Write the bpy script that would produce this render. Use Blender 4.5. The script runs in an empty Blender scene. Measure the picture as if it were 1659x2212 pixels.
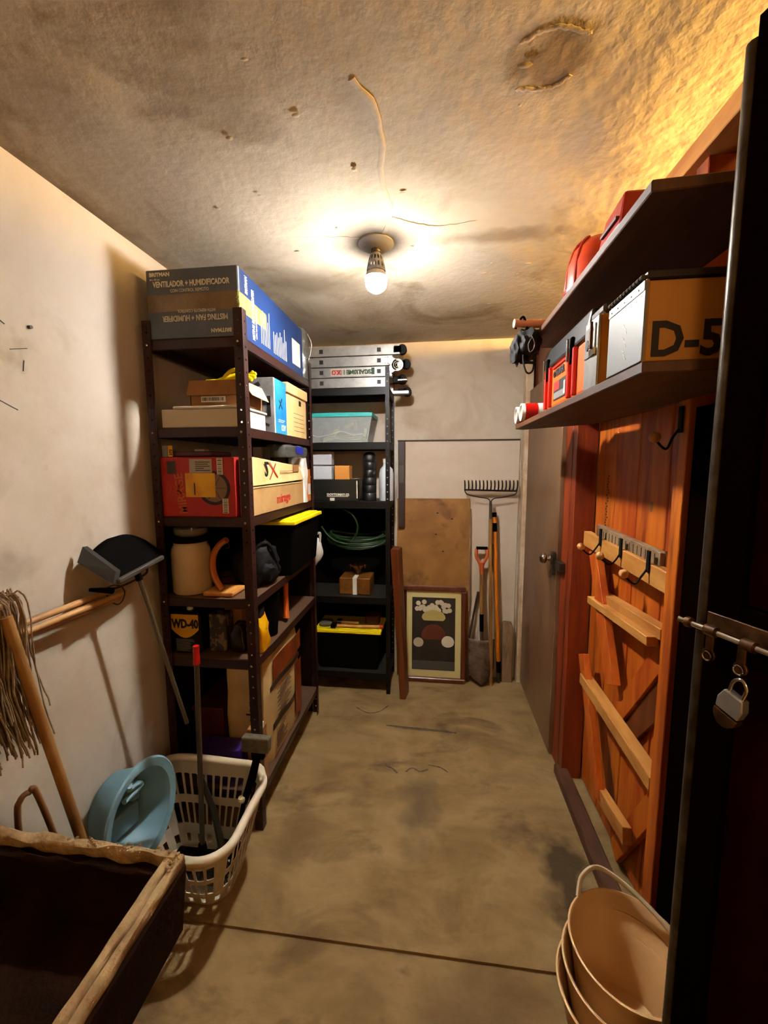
import bpy, bmesh, math, random
from mathutils import Vector, Matrix, noise
random.seed(7)
C = bpy.context.scene.collection
scn = bpy.context.scene
PI = math.pi

# ---------------------------------------------------------------- camera
cam_d = bpy.data.cameras.new('camera'); cam = bpy.data.objects.new('camera', cam_d); C.objects.link(cam)
cam_d.sensor_fit = 'HORIZONTAL'; cam_d.sensor_width = 36; cam_d.lens = 880.0/1659*36; cam_d.clip_start = .02
rt = Vector((.99230, .12379, -.00389)); up = Vector((-.01022, .11315, .99353)); fw = Vector((-.12343, .98584, -.11354))
cam.matrix_world = Matrix(((rt.x, up.x, -fw.x, 0), (rt.y, up.y, -fw.y, 0), (rt.z, up.z, -fw.z, 1.52), (0, 0, 0, 1)))
scn.camera = cam

# ---------------------------------------------------------------- world, light, exposure
w = bpy.data.worlds.new('world'); scn.world = w; w.use_nodes = True
w.node_tree.nodes['Background'].inputs[0].default_value = (1.0, .55, .22, 1)
w.node_tree.nodes['Background'].inputs[1].default_value = .015
scn.view_settings.view_transform = 'Standard'; scn.view_settings.look = 'None'
scn.view_settings.gamma = 1; scn.view_settings.use_curve_mapping = False
scn.view_settings.exposure = 0.36
BULB_STRENGTH = 2150
def lamp(name, kind, loc, energy, color, size=.1, rot=(0, 0, 0)):
    d = bpy.data.lights.new(name, kind); d.energy = energy; d.color = color
    if kind == 'AREA': d.size = size
    else: d.shadow_soft_size = size
    o = bpy.data.objects.new(name, d); C.objects.link(o); o.location = loc; o.rotation_euler = rot; return o
for y_ in (.5, 1.05, 1.6): lamp('warm_lamp_next_room', 'POINT', (1.12, y_, 2.285), 95, (1, .60, .15), .05)
lamp('warm_fill_behind', 'POINT', (.15, -.75, 1.80), 14, (1, .64, .34), .15)  # added warm fill behind the camera, brightens the surfaces facing it

# ---------------------------------------------------------------- materials
def lin(c):
    r = []
    for v in c:
        v = v/255.0; r.append(.74*(v/12.92 if v <= .04045 else ((v+.055)/1.055)**2.4)**1.22)   # darkens and saturates every colour, for less bounce and deeper contrast
    return (*r, 1)
_m = {}
def mat(name, col, rough=.6, metal=0, col2=None, scale=6, stretch=(1, 1, 1), bump=0, bscale=40, emit=None, spec=.5, detail=6,
        trans=0, alpha=1, col3=None, scale3=2.0, lo=.35, hi=.65, dust=None, bdist=.01):
    if name in _m: return _m[name]
    m = bpy.data.materials.new(name); m.use_nodes = True; _m[name] = m
    nt = m.node_tree; N = nt.nodes; L = nt.links; b = N['Principled BSDF']
    b.inputs['Base Color'].default_value = lin(col); b.inputs['Roughness'].default_value = rough
    b.inputs['Metallic'].default_value = metal; b.inputs['Specular IOR Level'].default_value = spec
    if trans: b.inputs['Transmission Weight'].default_value = trans
    if alpha < 1: b.inputs['Alpha'].default_value = alpha
    if emit: b.inputs['Emission Color'].default_value = emit[0]; b.inputs['Emission Strength'].default_value = emit[1]
    tc = N.new('ShaderNodeTexCoord'); mp = N.new('ShaderNodeMapping'); mp.inputs['Scale'].default_value = stretch
    L.new(tc.outputs['Object'], mp.inputs['Vector'])
    last = None
    def noise_mix(prev, colr, sc, a, bb, w=0):
        n = N.new('ShaderNodeTexNoise'); n.inputs['Scale'].default_value = sc; n.inputs['Detail'].default_value = detail
        n.inputs['Roughness'].default_value = .6; n.inputs['Distortion'].default_value = w
        L.new(mp.outputs[0], n.inputs['Vector'])
        mr = N.new('ShaderNodeMapRange'); mr.inputs[1].default_value = a; mr.inputs[2].default_value = bb
        L.new(n.outputs['Fac'], mr.inputs[0])
        mx = N.new('ShaderNodeMix'); mx.data_type = 'RGBA'
        L.new(mr.outputs[0], mx.inputs[0])
        if prev is None: mx.inputs[6].default_value = lin(col)
        else: L.new(prev, mx.inputs[6])
        mx.inputs[7].default_value = lin(colr); return mx.outputs[2]
    if col2: last = noise_mix(None, col2, scale, lo, hi, .4)
    if col3: last = noise_mix(last, col3, scale3, .55, .72, .8)
    if dust:
        g = N.new('ShaderNodeNewGeometry'); sp = N.new('ShaderNodeSeparateXYZ'); L.new(g.outputs['Normal'], sp.inputs[0])
        mr = N.new('ShaderNodeMapRange'); mr.inputs[1].default_value = .7; mr.inputs[2].default_value = .95; mr.inputs[4].default_value = .6
        L.new(sp.outputs[2], mr.inputs[0]); mx = N.new('ShaderNodeMix'); mx.data_type = 'RGBA'; L.new(mr.outputs[0], mx.inputs[0])
        if last is None: mx.inputs[6].default_value = lin(col)
        else: L.new(last, mx.inputs[6])
        mx.inputs[7].default_value = lin(dust); last = mx.outputs[2]
    if last is not None: L.new(last, b.inputs['Base Color'])
    if bump:
        n = N.new('ShaderNodeTexNoise'); n.inputs['Scale'].default_value = bscale; n.inputs['Detail'].default_value = 5
        L.new(mp.outputs[0], n.inputs['Vector']); bp = N.new('ShaderNodeBump'); bp.inputs['Strength'].default_value = bump
        bp.inputs['Distance'].default_value = bdist; L.new(n.outputs['Fac'], bp.inputs['Height']); L.new(bp.outputs[0], b.inputs['Normal'])
    return m

PLASTER = mat('plaster_wall', (218, 208, 192), .9, col2=(206, 192, 172), scale=1.6, bump=.3, bscale=30, col3=(190, 174, 154), scale3=2.2, spec=.2, bdist=.005)
CEIL = mat('ceiling_plaster', (222, 210, 192), .95, col2=(196, 180, 156), scale=1.3, bump=.5, bscale=34, col3=(160, 142, 116), scale3=2.0, spec=.15, bdist=.006)
PATCH = mat('grey_plaster_patch', (168, 162, 150), .95, col2=(140, 128, 110), scale=9, bump=.6, bscale=30, spec=.15)
CONC = mat('floor_concrete', (186, 160, 114), .82, col2=(146, 120, 78), scale=4.5, stretch=(.7, 1.2, 1), lo=.30, hi=.70, detail=12, bump=.4, bscale=34, col3=(110, 84, 52), scale3=3.0, spec=.25)
STAIN = mat('floor_stain', (78, 66, 50), .9, col2=(120, 102, 74), scale=14)
SHELFB = mat('brown_enamel', (74, 38, 30), .45, col2=(56, 26, 20), scale=8, dust=(138, 112, 88), spec=.3)
SHELFK = mat('black_enamel', (26, 24, 22), .45, col2=(17, 15, 15), scale=9, spec=.25, dust=(74, 70, 62))
WOODR = mat('stained_pine', (226, 136, 38), .5, col2=(188, 86, 18), scale=5, stretch=(3, 3, .35), bump=.15, bscale=30, col3=(120, 46, 10), scale3=3.5)
WOODRD = mat('dark_red_stained_pine', (176, 82, 28), .5, col2=(130, 48, 14), scale=5, stretch=(3, 3, .35), bump=.15, bscale=30)
WOODY = mat('raw_pine', (226, 170, 92), .6, col2=(190, 126, 54), scale=7, stretch=(2, .5, 2), bump=.1, bscale=30)
WOODO = mat('orange_pine', (232, 132, 40), .5, col2=(200, 92, 20), scale=6, stretch=(3, 3, .4))
WOODG = mat('weathered_wood', (176, 148, 112), .8, col2=(136, 106, 72), scale=9, stretch=(2, 2, .6), bump=.3, bscale=40)
WOODB = mat('brown_board', (178, 132, 66), .6, col2=(152, 106, 46), scale=3.5, bump=.08, col3=(122, 78, 32), scale3=5)
WOODM = mat('mahogany_wood', (136, 76, 38), .4, col2=(100, 50, 22), scale=6, stretch=(3, 3, .3))
WOODS = mat('shelf_plank', (124, 82, 46), .6, col2=(88, 54, 30), scale=6, stretch=(3, .5, 1), bump=.1)
DOORB = mat('brown_painted_door', (158, 124, 94), .28, col2=(120, 86, 60), scale=2.6, stretch=(1, 1, .5), bump=.05, col3=(90, 58, 36), scale3=2)
DOORD = mat('dark_maroon_paint', (50, 10, 8), .9, col2=(34, 6, 5), scale=5, spec=.02)
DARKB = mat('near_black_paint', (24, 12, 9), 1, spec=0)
STEEL = mat('worn_steel', (120, 112, 100), .38, .8, col2=(86, 76, 62), scale=20)
ALU = mat('aluminium', (205, 203, 198), .38, .75, col2=(180, 178, 174), scale=14)
RUST = mat('tarnished_brass', (128, 92, 52), .42, .7, col2=(80, 52, 26), scale=40)
CHROME = mat('chrome', (220, 215, 205), .18, 1)
CARD = mat('cardboard', (206, 168, 112), .85, col2=(188, 146, 90), scale=6, bump=.05)
CARDL = mat('pale_cardboard', (232, 206, 150), .85, col2=(216, 186, 126), scale=6, bump=.05)
CARDD = mat('brown_cardboard', (180, 132, 76), .85, col2=(150, 104, 56), scale=6)
WHITE = mat('white_plastic', (236, 232, 222), .4)
CREAM = mat('cream_plastic', (226, 206, 172), .45, col2=(214, 192, 156), scale=5)
OFFW = mat('off_white_paint', (222, 214, 196), .6)
BLACK = mat('black_plastic', (20, 18, 17), .8, spec=.03)
BLACKM = mat('black_rubber', (16, 16, 17), .7, spec=.2)
FABRIC = mat('black_fabric', (34, 34, 36), .7, col2=(14, 14, 15), scale=25, bump=.4, bscale=60, spec=.25)
YEL = mat('bright_yellow_plastic', (255, 235, 0), .5)
YELB = mat('yellow_foil', (250, 205, 10), .35, col2=(220, 150, 5), scale=9, bump=.8, bscale=18)
ORANGE = mat('orange_plastic', (255, 126, 36), .45)
ORDARK = mat('red_orange_plastic', (226, 44, 10), .42)
RED = mat('red_plastic', (196, 22, 18), .35)
REDCARD = mat('red_printed_card', (206, 50, 18), .6, col2=(180, 30, 14), scale=3)
DRED = mat('dark_red_card', (96, 14, 8), .6)
NAVY = mat('slate_printed_card', (76, 80, 90), .5, col2=(106, 112, 122), scale=3)
BLUE = mat('blue_printed_card', (44, 78, 132), .5, col2=(36, 62, 108), scale=3, spec=.3)
BLUEC = mat('cyan_blue_card', (20, 128, 190), .4, col2=(60, 168, 214), scale=10)
GREYC = mat('grey_printed_card', (170, 168, 166), .5, col2=(120, 118, 116), scale=7)
TAPE = mat('brown_packing_tape', (146, 122, 72), .3, col2=(116, 92, 46), scale=9, bump=.5, bscale=30)
TAPEY = mat('yellowed_clear_tape', (206, 196, 124), .25, col2=(166, 158, 96), scale=16, bump=.8, bscale=40)
TEAL = mat('teal_plastic', (76, 190, 186), .4)
CLEAR = mat('clear_plastic', (214, 220, 216), .12, alpha=.32)
HAZY = mat('hazy_plastic_bag', (120, 120, 112), .2, alpha=.55, bump=.8, bscale=12)
BLUET = mat('light_blue_plastic', (150, 190, 202), .45, spec=.35)
GREEN = mat('green_hose', (34, 62, 28), .4, spec=.3)
GOLD = mat('gold_paper', (168, 118, 58), .35, .3, col2=(130, 84, 36), scale=14)
BRONZE = mat('bronze_ribbon', (122, 76, 40), .3, .4)
PAPER = mat('paper_label', (228, 224, 212), .6)
INK = mat('black_ink', (18, 16, 16), .6)
INKW = mat('white_ink', (232, 228, 216), .6)
INKR = mat('red_ink', (206, 40, 26), .6)
INKG = mat('green_ink', (20, 84, 50), .6)
PURPLE = mat('purple_plastic', (74, 46, 128), .45)
BAMBOO = mat('bamboo', (216, 174, 112), .45, col2=(180, 134, 76), scale=10)
HANDLE = mat('old_broom_wood', (188, 146, 84), .5, col2=(148, 106, 54), scale=7, stretch=(3, 3, .5))
STRING = mat('grey_mop_yarn', (176, 156, 126), .95, col2=(130, 110, 82), scale=30)
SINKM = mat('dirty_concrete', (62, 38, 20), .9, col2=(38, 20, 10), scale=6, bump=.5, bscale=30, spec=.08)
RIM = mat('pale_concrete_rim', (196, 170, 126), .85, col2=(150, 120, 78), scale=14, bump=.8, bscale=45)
RUSTY = mat('rusty_spade_steel', (150, 128, 108), .6, .4, col2=(96, 70, 50), scale=12)
AMBER = mat('amber_fibreglass', (232, 146, 34), .4)
SALMON = mat('orange_grip_plastic', (226, 128, 72), .45)
KRAFT = mat('printed_bag_paper', (226, 200, 146), .5, col2=(206, 174, 116), scale=5, bump=.15, bscale=14)
BAGBR = mat('brown_bag_print', (168, 84, 26), .45, col2=(120, 52, 14), scale=7)
BAGDK = mat('dark_bag_band', (58, 26, 16), .5)
TANW = mat('tan_painted_wood', (214, 160, 78), .55, col2=(200, 142, 60), scale=3)
PINKW = mat('pale_pink_wood', (226, 184, 156), .6)

# ---------------------------------------------------------------- mesh helpers
class G:
    def __init__(s): s.bm = bmesh.new()
    def quadbox(s, P):
        v = [s.bm.verts.new(p) for p in P]
        for f in ((0, 3, 2, 1), (4, 5, 6, 7), (0, 1, 5, 4), (1, 2, 6, 5), (2, 3, 7, 6), (3, 0, 4, 7)): s.bm.faces.new([v[i] for i in f])
        return s
    def box(s, x0, x1, y0, y1, z0, z1, tx=0, ty=0, M=None):
        P = [(x0, y0, z0), (x1, y0, z0), (x1, y1, z0), (x0, y1, z0), (x0+tx, y0+ty, z1), (x1-tx, y0+ty, z1), (x1-tx, y1-ty, z1), (x0+tx, y1-ty, z1)]
        if M: P = [M @ Vector(p) for p in P]
        return s.quadbox(P)
    def bar(s, p, q, wd, th, side=None):
        p = Vector(p); q = Vector(q); d = (q-p).normalized()
        sd = Vector(side) if side else (Vector((0, 0, 1)) if abs(d.z) < .9 else Vector((1, 0, 0)))
        a = sd - d*sd.dot(d); a.normalize(); b = d.cross(a)
        a *= wd/2; b *= th/2
        return s.quadbox([p-a-b, p+a-b, p+a+b, p-a+b, q-a-b, q+a-b, q+a+b, q-a+b])
    def tube(s, pts, r, n=8, closed=False, cap=True, flat=1):
        pts = [Vector(p) for p in pts]; m = len(pts); rings = []
        rr = r if isinstance(r, (list, tuple)) else [r]*m
        ref = None
        for i, p in enumerate(pts):
            if closed: t = pts[(i+1) % m]-pts[i-1]
            else: t = pts[min(i+1, m-1)]-pts[max(i-1, 0)]
            t.normalize()
            if ref is None: ref = Vector((0, 0, 1)) if abs(t.z) < .8 else Vector((1, 0, 0))
            a = ref - t*ref.dot(t)
            if a.length < 1e-4: a = t.orthogonal()
            a.normalize(); ref = a; b = t.cross(a)
            rings.append([s.bm.verts.new(p+(a*math.cos(k*2*PI/n)*flat+b*math.sin(k*2*PI/n))*rr[i]) for k in range(n)])
        for i in range(m if closed else m-1):
            A = rings[i]; B = rings[(i+1) % m]
            for k in range(n): s.bm.faces.new((A[k], A[(k+1) % n], B[(k+1) % n], B[k]))
        if cap and not closed: s.bm.faces.new(rings[0][::-1]); s.bm.faces.new(rings[-1])
        return s
    def lathe(s, prof, n=24, M=None, sx=1, sy=1, cap0=True, cap1=True):
        rings = []
        for r, z in prof:
            ring = []
            for k in range(n):
                a = k*2*PI/n; p = Vector((r*math.cos(a)*sx, r*math.sin(a)*sy, z)); ring.append(s.bm.verts.new(M @ p if M else p))
            rings.append(ring)
        for A, B in zip(rings, rings[1:]):
            for k in range(n): s.bm.faces.new((A[k], A[(k+1) % n], B[(k+1) % n], B[k]))
        if cap0: s.bm.faces.new(rings[0][::-1])
        if cap1: s.bm.faces.new(rings[-1])
        return s
    def prism(s, pts, ext):
        e = Vector(ext); A = [s.bm.verts.new(Vector(p)) for p in pts]; B = [s.bm.verts.new(Vector(p)+e) for p in pts]
        n = len(A); s.bm.faces.new(A[::-1]); s.bm.faces.new(B)
        for k in range(n): s.bm.faces.new((A[k], A[(k+1) % n], B[(k+1) % n], B[k]))
        return s
    def surf(s, f, nu, nv, cu=False):
        R = [[s.bm.verts.new(f(i/nu, j/nv)) for i in range(nu if cu else nu+1)] for j in range(nv+1)]
        for j in range(nv):
            for i in range(nu):
                i2 = (i+1) % nu if cu else i+1
                s.bm.faces.new((R[j][i], R[j][i2], R[j+1][i2], R[j+1][i]))
        return s
    def perf(s, f, U, Vv, hole, shape='round', fr=(.3, .3)):
        # cells between the u and v stops; a cell with hole(i,j) gets a real opening
        nh = 8 if shape == 'round' else 12
        for i in range(len(U)-1):
            for j in range(len(Vv)-1):
                u0, u1, v0, v1 = U[i], U[i+1], Vv[j], Vv[j+1]
                if not hole(i, j):
                    s.bm.faces.new([s.bm.verts.new(f(a, b)) for a, b in ((u0, v0), (u1, v0), (u1, v1), (u0, v1))]); continue
                cu, cv = (u0+u1)/2, (v0+v1)/2; hu, hv = (u1-u0)/2, (v1-v0)/2; O = []; I = []
                for k in range(nh):
                    a = 2*PI*(k+.5)/nh; ca, sa = math.cos(a), math.sin(a); q = max(abs(ca), abs(sa))
                    O.append(s.bm.verts.new(f(cu+hu*ca/q, cv+hv*sa/q)))
                    if shape == 'round': du, dv = fr[0]*ca, fr[1]*sa
                    else: du, dv = fr[0]*ca, fr[0]*sa*1.0+(fr[1]-fr[0])*(1 if sa > 0 else -1)
                    I.append(s.bm.verts.new(f(cu+du, cv+dv)))
                for k in range(nh): k2 = (k+1) % nh; s.bm.faces.new((O[k], O[k2], I[k2], I[k]))
                for (a, b) in ((-1, -1), (1, -1), (1, 1), (-1, 1)):   # corner fills
                    best = sorted(range(nh), key=lambda k: abs(((2*PI*(k+.5)/nh - math.atan2(b, a)) + PI) % (2*PI) - PI))[:2]
                    k1, k2 = sorted(best)
                    if k1 == 0 and k2 == nh-1: k1, k2 = k2, k1
                    cvx = s.bm.verts.new(f(cu+hu*a, cv+hv*b)); s.bm.faces.new((O[k1], cvx, O[k2]))
        bmesh.ops.remove_doubles(s.bm, verts=s.bm.verts, dist=1e-5)
        return s
    def jitter(s, a, sc=8):
        for v in s.bm.verts:
            n = noise.noise_vector(v.co*sc); v.co += n*a
        return s
    def build(s, name, m, parent=None, bevel=0, smooth=False, solid=0, sub=0, seg=1):
        bmesh.ops.recalc_face_normals(s.bm, faces=s.bm.faces)
        me = bpy.data.meshes.new(name); s.bm.to_mesh(me); s.bm.free(); me.materials.append(m)
        o = bpy.data.objects.new(name, me); C.objects.link(o)
        if parent: o.parent = parent
        if smooth:
            for p in me.polygons: p.use_smooth = True
        if solid: k = o.modifiers.new('solid', 'SOLIDIFY'); k.thickness = solid; k.offset = 0
        if bevel: k = o.modifiers.new('bevel', 'BEVEL'); k.width = bevel; k.segments = seg; k.limit_method = 'ANGLE'; k.angle_limit = .7
        if sub: k = o.modifiers.new('sub', 'SUBSURF'); k.levels = sub; k.render_levels = sub
        if smooth:
            try: me.set_sharp_from_angle(angle=.9)
            except Exception: pass
        return o
def tag(o, label=None, cat=None, group=None, kind=None):
    if label: o['label'] = label
    if cat: o['category'] = cat
    if group: o['group'] = group
    if kind: o['kind'] = kind
    return o
def thing(name, label, cat, loc=(0, 0, 0), rz=0, group=None):
    o = bpy.data.objects.new(name, None); o.empty_display_size = .05; C.objects.link(o)
    o.location = loc; o.rotation_euler = (0, 0, rz); return tag(o, label, cat, group)
def struct_root(name):
    o = bpy.data.objects.new(name, None); C.objects.link(o); o['kind'] = 'structure'; return o
def copy_tree(o, parent=None):
    c = o.copy(); C.objects.link(c); c.parent = parent
    for ch in list(o.children): copy_tree(ch, c)
    return c
def text(s, size, m, parent, loc, right, upv, name='lettering', ext=.0006, align='LEFT', sx=1, bold=0):
    cu = bpy.data.curves.new('t', 'FONT'); cu.body = s; cu.size = size; cu.extrude = ext; cu.align_x = align; cu.resolution_u = 2; cu.offset = bold
    tmp = bpy.data.objects.new('t', cu); C.objects.link(tmp)
    dg = bpy.context.evaluated_depsgraph_get(); me = bpy.data.meshes.new_from_object(tmp.evaluated_get(dg))
    bpy.data.objects.remove(tmp); bpy.data.curves.remove(cu)
    r = Vector(right).normalized(); u = Vector(upv).normalized(); n = r.cross(u)
    M = Matrix(((r.x*sx, u.x, n.x, loc[0]), (r.y*sx, u.y, n.y, loc[1]), (r.z*sx, u.z, n.z, loc[2]), (0, 0, 0, 1)))
    me.transform(M); me.name = name; me.materials.clear(); me.materials.append(m)
    o = bpy.data.objects.new(name, me); C.objects.link(o); o.parent = parent; return o
def lerp(a, b, t): return a+(b-a)*t
def bez(pts, n=24):
    P = [Vector(p) for p in pts]; out = []; m = len(P)
    for i in range(m-1):
        p0 = P[max(i-1, 0)]; p1 = P[i]; p2 = P[i+1]; p3 = P[min(i+2, m-1)]
        k = max(2, n//(m-1))
        for j in range(k):
            t = j/k; out.append(.5*((2*p1)+(-p0+p2)*t+(2*p0-5*p1+4*p2-p3)*t*t+(-p0+3*p1-3*p2+p3)*t**3))
    out.append(P[-1]); return out

# ================================================================ SETTING
H = 2.345; XL = -1.125; XR = .63; YB = 2.87
# floor: two slabs with a real joint between them
f = G(); f.box(-1.3, 2.1, -1.9, 1.105, -.12, 0); f.box(-1.3, 2.1, 1.117, 3.1, -.12, 0.001); f.box(-1.3, 2.1, 1.1, 1.12, -.12, -.008)
tag(f.build('floor', CONC), kind='structure')
# ceiling: lumpy plaster
def ceil_f(u, v):
    x = -1.3+3.4*u; y = -1.9+5.0*v
    h = noise.fractal(Vector((x*2.2, y*2.2, 0)), 1, 2, 4)*.003 + max(0, noise.noise(Vector((x*3.1+4, y*3.1, 3)))-.25)*.010
    return Vector((x, y, H-h))
def add_stain_or_shade(m, c, r0, r1, col, amt=.75, sc=(1, 1, 1), amp=.12, nsc=9):
    # a stain or painted shade with a ragged edge, fixed in the place (object coordinates of the slab or wall)
    nt_ = m.node_tree; N0 = nt_.nodes; L0 = nt_.links; tc_ = N0.new('ShaderNodeTexCoord')
    vs = N0.new('ShaderNodeVectorMath'); vs.operation = 'SUBTRACT'; vs.inputs[1].default_value = c; L0.new(tc_.outputs['Object'], vs.inputs[0])
    vm = N0.new('ShaderNodeVectorMath'); vm.operation = 'MULTIPLY'; vm.inputs[1].default_value = sc; L0.new(vs.outputs[0], vm.inputs[0])
    vd = N0.new('ShaderNodeVectorMath'); vd.operation = 'LENGTH'; L0.new(vm.outputs[0], vd.inputs[0])
    nz_ = N0.new('ShaderNodeTexNoise'); nz_.inputs['Scale'].default_value = nsc; nz_.inputs['Detail'].default_value = 6; L0.new(tc_.outputs['Object'], nz_.inputs['Vector'])
    ad_ = N0.new('ShaderNodeMath'); ad_.operation = 'MULTIPLY_ADD'; ad_.inputs[1].default_value = amp; L0.new(nz_.outputs['Fac'], ad_.inputs[0]); L0.new(vd.outputs['Value'], ad_.inputs[2])
    mr0 = N0.new('ShaderNodeMapRange'); mr0.inputs[1].default_value = r0; mr0.inputs[2].default_value = r1; mr0.inputs[3].default_value = amt; mr0.inputs[4].default_value = 0; L0.new(ad_.outputs[0], mr0.inputs[0])
    mx0 = N0.new('ShaderNodeMix'); mx0.data_type = 'RGBA'; b0 = N0['Principled BSDF']; src = b0.inputs['Base Color'].links[0].from_socket
    L0.new(src, mx0.inputs[6]); mx0.inputs[7].default_value = lin(col); L0.new(mr0.outputs[0], mx0.inputs[0]); L0.new(mx0.outputs[2], b0.inputs['Base Color'])
add_stain_or_shade(CEIL, (-.228, 1.62, H), .12, .24, (96, 92, 92))  # soot and the lamp plate's shadow, painted together as a dark ring
add_stain_or_shade(CEIL, (.235, .97, H), .13, .20, (128, 100, 60), .7, (1, 1.3, 1), .16, 14)
add_stain_or_shade(CEIL, (.22, 1.62, H), .16, .26, (120, 100, 74), .55, (.5, 2.4, 1), .22, 10)
add_stain_or_shade(CEIL, (-.62, .98, H), .10, .18, (120, 98, 74), .5, (.8, 2, 1), .2, 12)
add_stain_or_shade(CEIL, (-1.12, 1.3, H), .05, .13, (110, 88, 58), .6, (1, .05, 1), .1, 12)  # darker line along the ceiling's left edge
add_stain_or_shade(CEIL, (-.6, 1.9, H), .2, .4, (134, 118, 92), .6, (.7, 1.6, 1), .25, 7)
add_stain_or_shade(CONC, (-.06, 1.66, 0), .18, .34, (96, 84, 68), .6, (1.5, .75, 1), .3, 8)
add_stain_or_shade(CONC, (.50, 1.42, 0), .24, .36, (70, 52, 30), .85, (1.5, .7, 1), .36, 9)
add_stain_or_shade(CONC, (.10, .92, 0), .2, .5, (104, 82, 52), .6, (1, 1.3, 1), .3, 7)
add_stain_or_shade(CONC, (-.05, 2.21, 0), .10, .15, (92, 78, 58), .7, (.5, 6, 1), .1, 20)
add_stain_or_shade(CONC, (-.55, 1.45, 0), .16, .30, (118, 94, 58), .5, (1.4, .8, 1), .3, 8)
add_stain_or_shade(PLASTER, (XL, 1.0, 1.83), .10, .17, (160, 138, 112), .5, (1, 1.2, 1), .22, 16)
add_stain_or_shade(PLASTER, (XL, .93, 1.28), .08, .18, (140, 124, 108), .6, (1, 1.2, .9), .2, 10)
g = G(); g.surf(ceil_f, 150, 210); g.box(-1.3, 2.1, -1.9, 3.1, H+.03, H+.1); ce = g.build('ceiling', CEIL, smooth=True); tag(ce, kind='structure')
def ridge(pts, r, m=CEIL, name='plaster_ridge', flat=1.0):
    g = G(); P = bez([(x, y, H-.001) for x, y in pts], 26)
    P = [p+Vector((random.uniform(-.003, .003), random.uniform(-.003, .003), 0)) for p in P]
    g.tube(P, [r*1.5*random.uniform(.75, 1.1) for _ in P], 10, flat=.22); return g.build(name, m, ce, smooth=True)
ridge([(-.19, 1.55), (-.15, 1.42), (-.165, 1.28), (-.145, 1.15), (-.15, 1.03), (-.19, .96)], .006)
ridge([(-.15, 1.46), (-.02, 1.53), (.13, 1.52)], .004)
ridge([(-.26, 1.57), (-.38, 1.55), (-.52, 1.53)], .004)
ridge([(.16, .925), (.22, .905), (.29, .925)], .0035); ridge([(.17, 1.03), (.24, 1.035), (.28, 1.01)], .0035)
for i in range(26):   # little blisters and flakes
    x = random.uniform(-.7, .5); y = random.uniform(.55, 2.6); r = random.uniform(.003, .007)
    g = G(); g.lathe([(r*1.3, 0), (r, -r*.15), (r*.3, -r*.3)], 7, Matrix.Translation((x, y, H-.004)), sx=random.uniform(.8, 2.2)); g.build('plaster_flake', CEIL, ce, smooth=True)
# walls
def wall_f(u, v):
    y = -1.9+4.85*u; z = H*v; return Vector((XL+noise.fractal(Vector((y*1.5, z*1.5, 7)), 1, 2, 3)*.004, y, z))
g = G(); g.surf(wall_f, 60, 30); g.box(XL-.12, XL-.03, -1.9, 3.0, 0, H+.02); wl = g.build('wall_left', PLASTER, smooth=True); tag(wl, kind='structure')
wb = tag(G().box(-1.3, 2.1, YB, YB+.1, 0, H+.03).build('wall_back', PLASTER), kind='structure')
tag(G().box(-1.3, 2.1, -1.95, -1.9, 0, H+.03).build('wall_front', PLASTER), kind='structure')
tag(G().box(2.0, 2.1, -1.9, 3.0, 0, H+.03).build('wall_far_right', PLASTER), kind='structure')
# crack marks and nail holes in the left wall: real nicks
for (y, z, l, a) in ((.99, 1.83, .05, .3), (.93, 1.92, .06, -.5), (.93, 1.70, .07, -.4), (1.02, 1.78, .03, 1.4)):
    G().bar((XL+.004, y, z), (XL+.004, y+l*math.cos(a), z+l*math.sin(a)), .002, .002).build('wall_nick', INK, wl)
G().lathe([(.005, 0), (.005, .01)], 8, Matrix.Translation((XL+.001, 1.05, 1.905)) @ Matrix.Rotation(PI/2, 4, 'Y')).build('nail_hole', INK, wl)
# thin pale board fixed on the back wall, its top shadow line painted as a dark strip
G().box(-.26, .565, YB-.012, YB-.0005, .0, 1.682).build('wall_board', mat('pale_wall_board', (222, 208, 190), .85, col2=(210, 194, 172), scale=2, spec=.2), wb, bevel=.002)
G().box(-.26, .565, YB-.014, YB-.0005, 1.686, 1.694).build('shadow_strip', mat('shadow_line_brown', (70, 54, 42), .8), wb)
# pale pilaster in the corner
tag(G().box(.578, .626, YB-.07, YB-.001, 0, H-.01).jitter(.002, 14).build('trim_1', mat('flaking_white_paint', (226, 206, 178), .8, col2=(204, 176, 140), scale=9, bump=.3), bevel=.004), kind='structure')

# ---- partition (right wall): studs, planks, rails, braces
wr = struct_root('wall_right')
def part(name, m, *b, bevel=.002): return G().box(*b).build(name, m, wr, bevel=bevel)
part('top_plate', WOODY, .605, .70, .25, 2.86, 2.235, 2.285)
part('header', WOODM, .64, .70, 1.99, 2.86, 2.0, 2.233)
for y0, y1 in ((1.985, 2.075), (1.925, 1.975), (1.12, 1.168), (.30, .345)): part('stud', WOODRD if y0 > 1.9 else WOODR, .625, .715, y0, y1, .0, 2.234)
py = 1.17
for k, wd in enumerate((.185, .19, .18, .185)):
    part('plank', WOODR, .716, .735, py+.0015, py+wd-.0015, .02, 2.234, bevel=.003); py += wd+.003
py = .347
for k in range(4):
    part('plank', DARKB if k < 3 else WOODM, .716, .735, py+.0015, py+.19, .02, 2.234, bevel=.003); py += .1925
G().box(.737, .742, .34, 2.1, 0, 2.26).build('leak_block_sheet', WOODM, wr)  # unseen, added to stop next-room light leaking between the planks
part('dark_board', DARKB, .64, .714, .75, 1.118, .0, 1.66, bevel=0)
part('sill_board', WOODS, .60, .66, 1.2, 1.96, .0, .05, bevel=.006)
part('cross_member', WOODM, .65, .715, 1.17, 1.92, 1.70, 1.74)
# thin upright of the bay above the shelves
part('upright_batten', WOODY, .69, .715, 1.33, 1.365, 1.745, 2.233)
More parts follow.
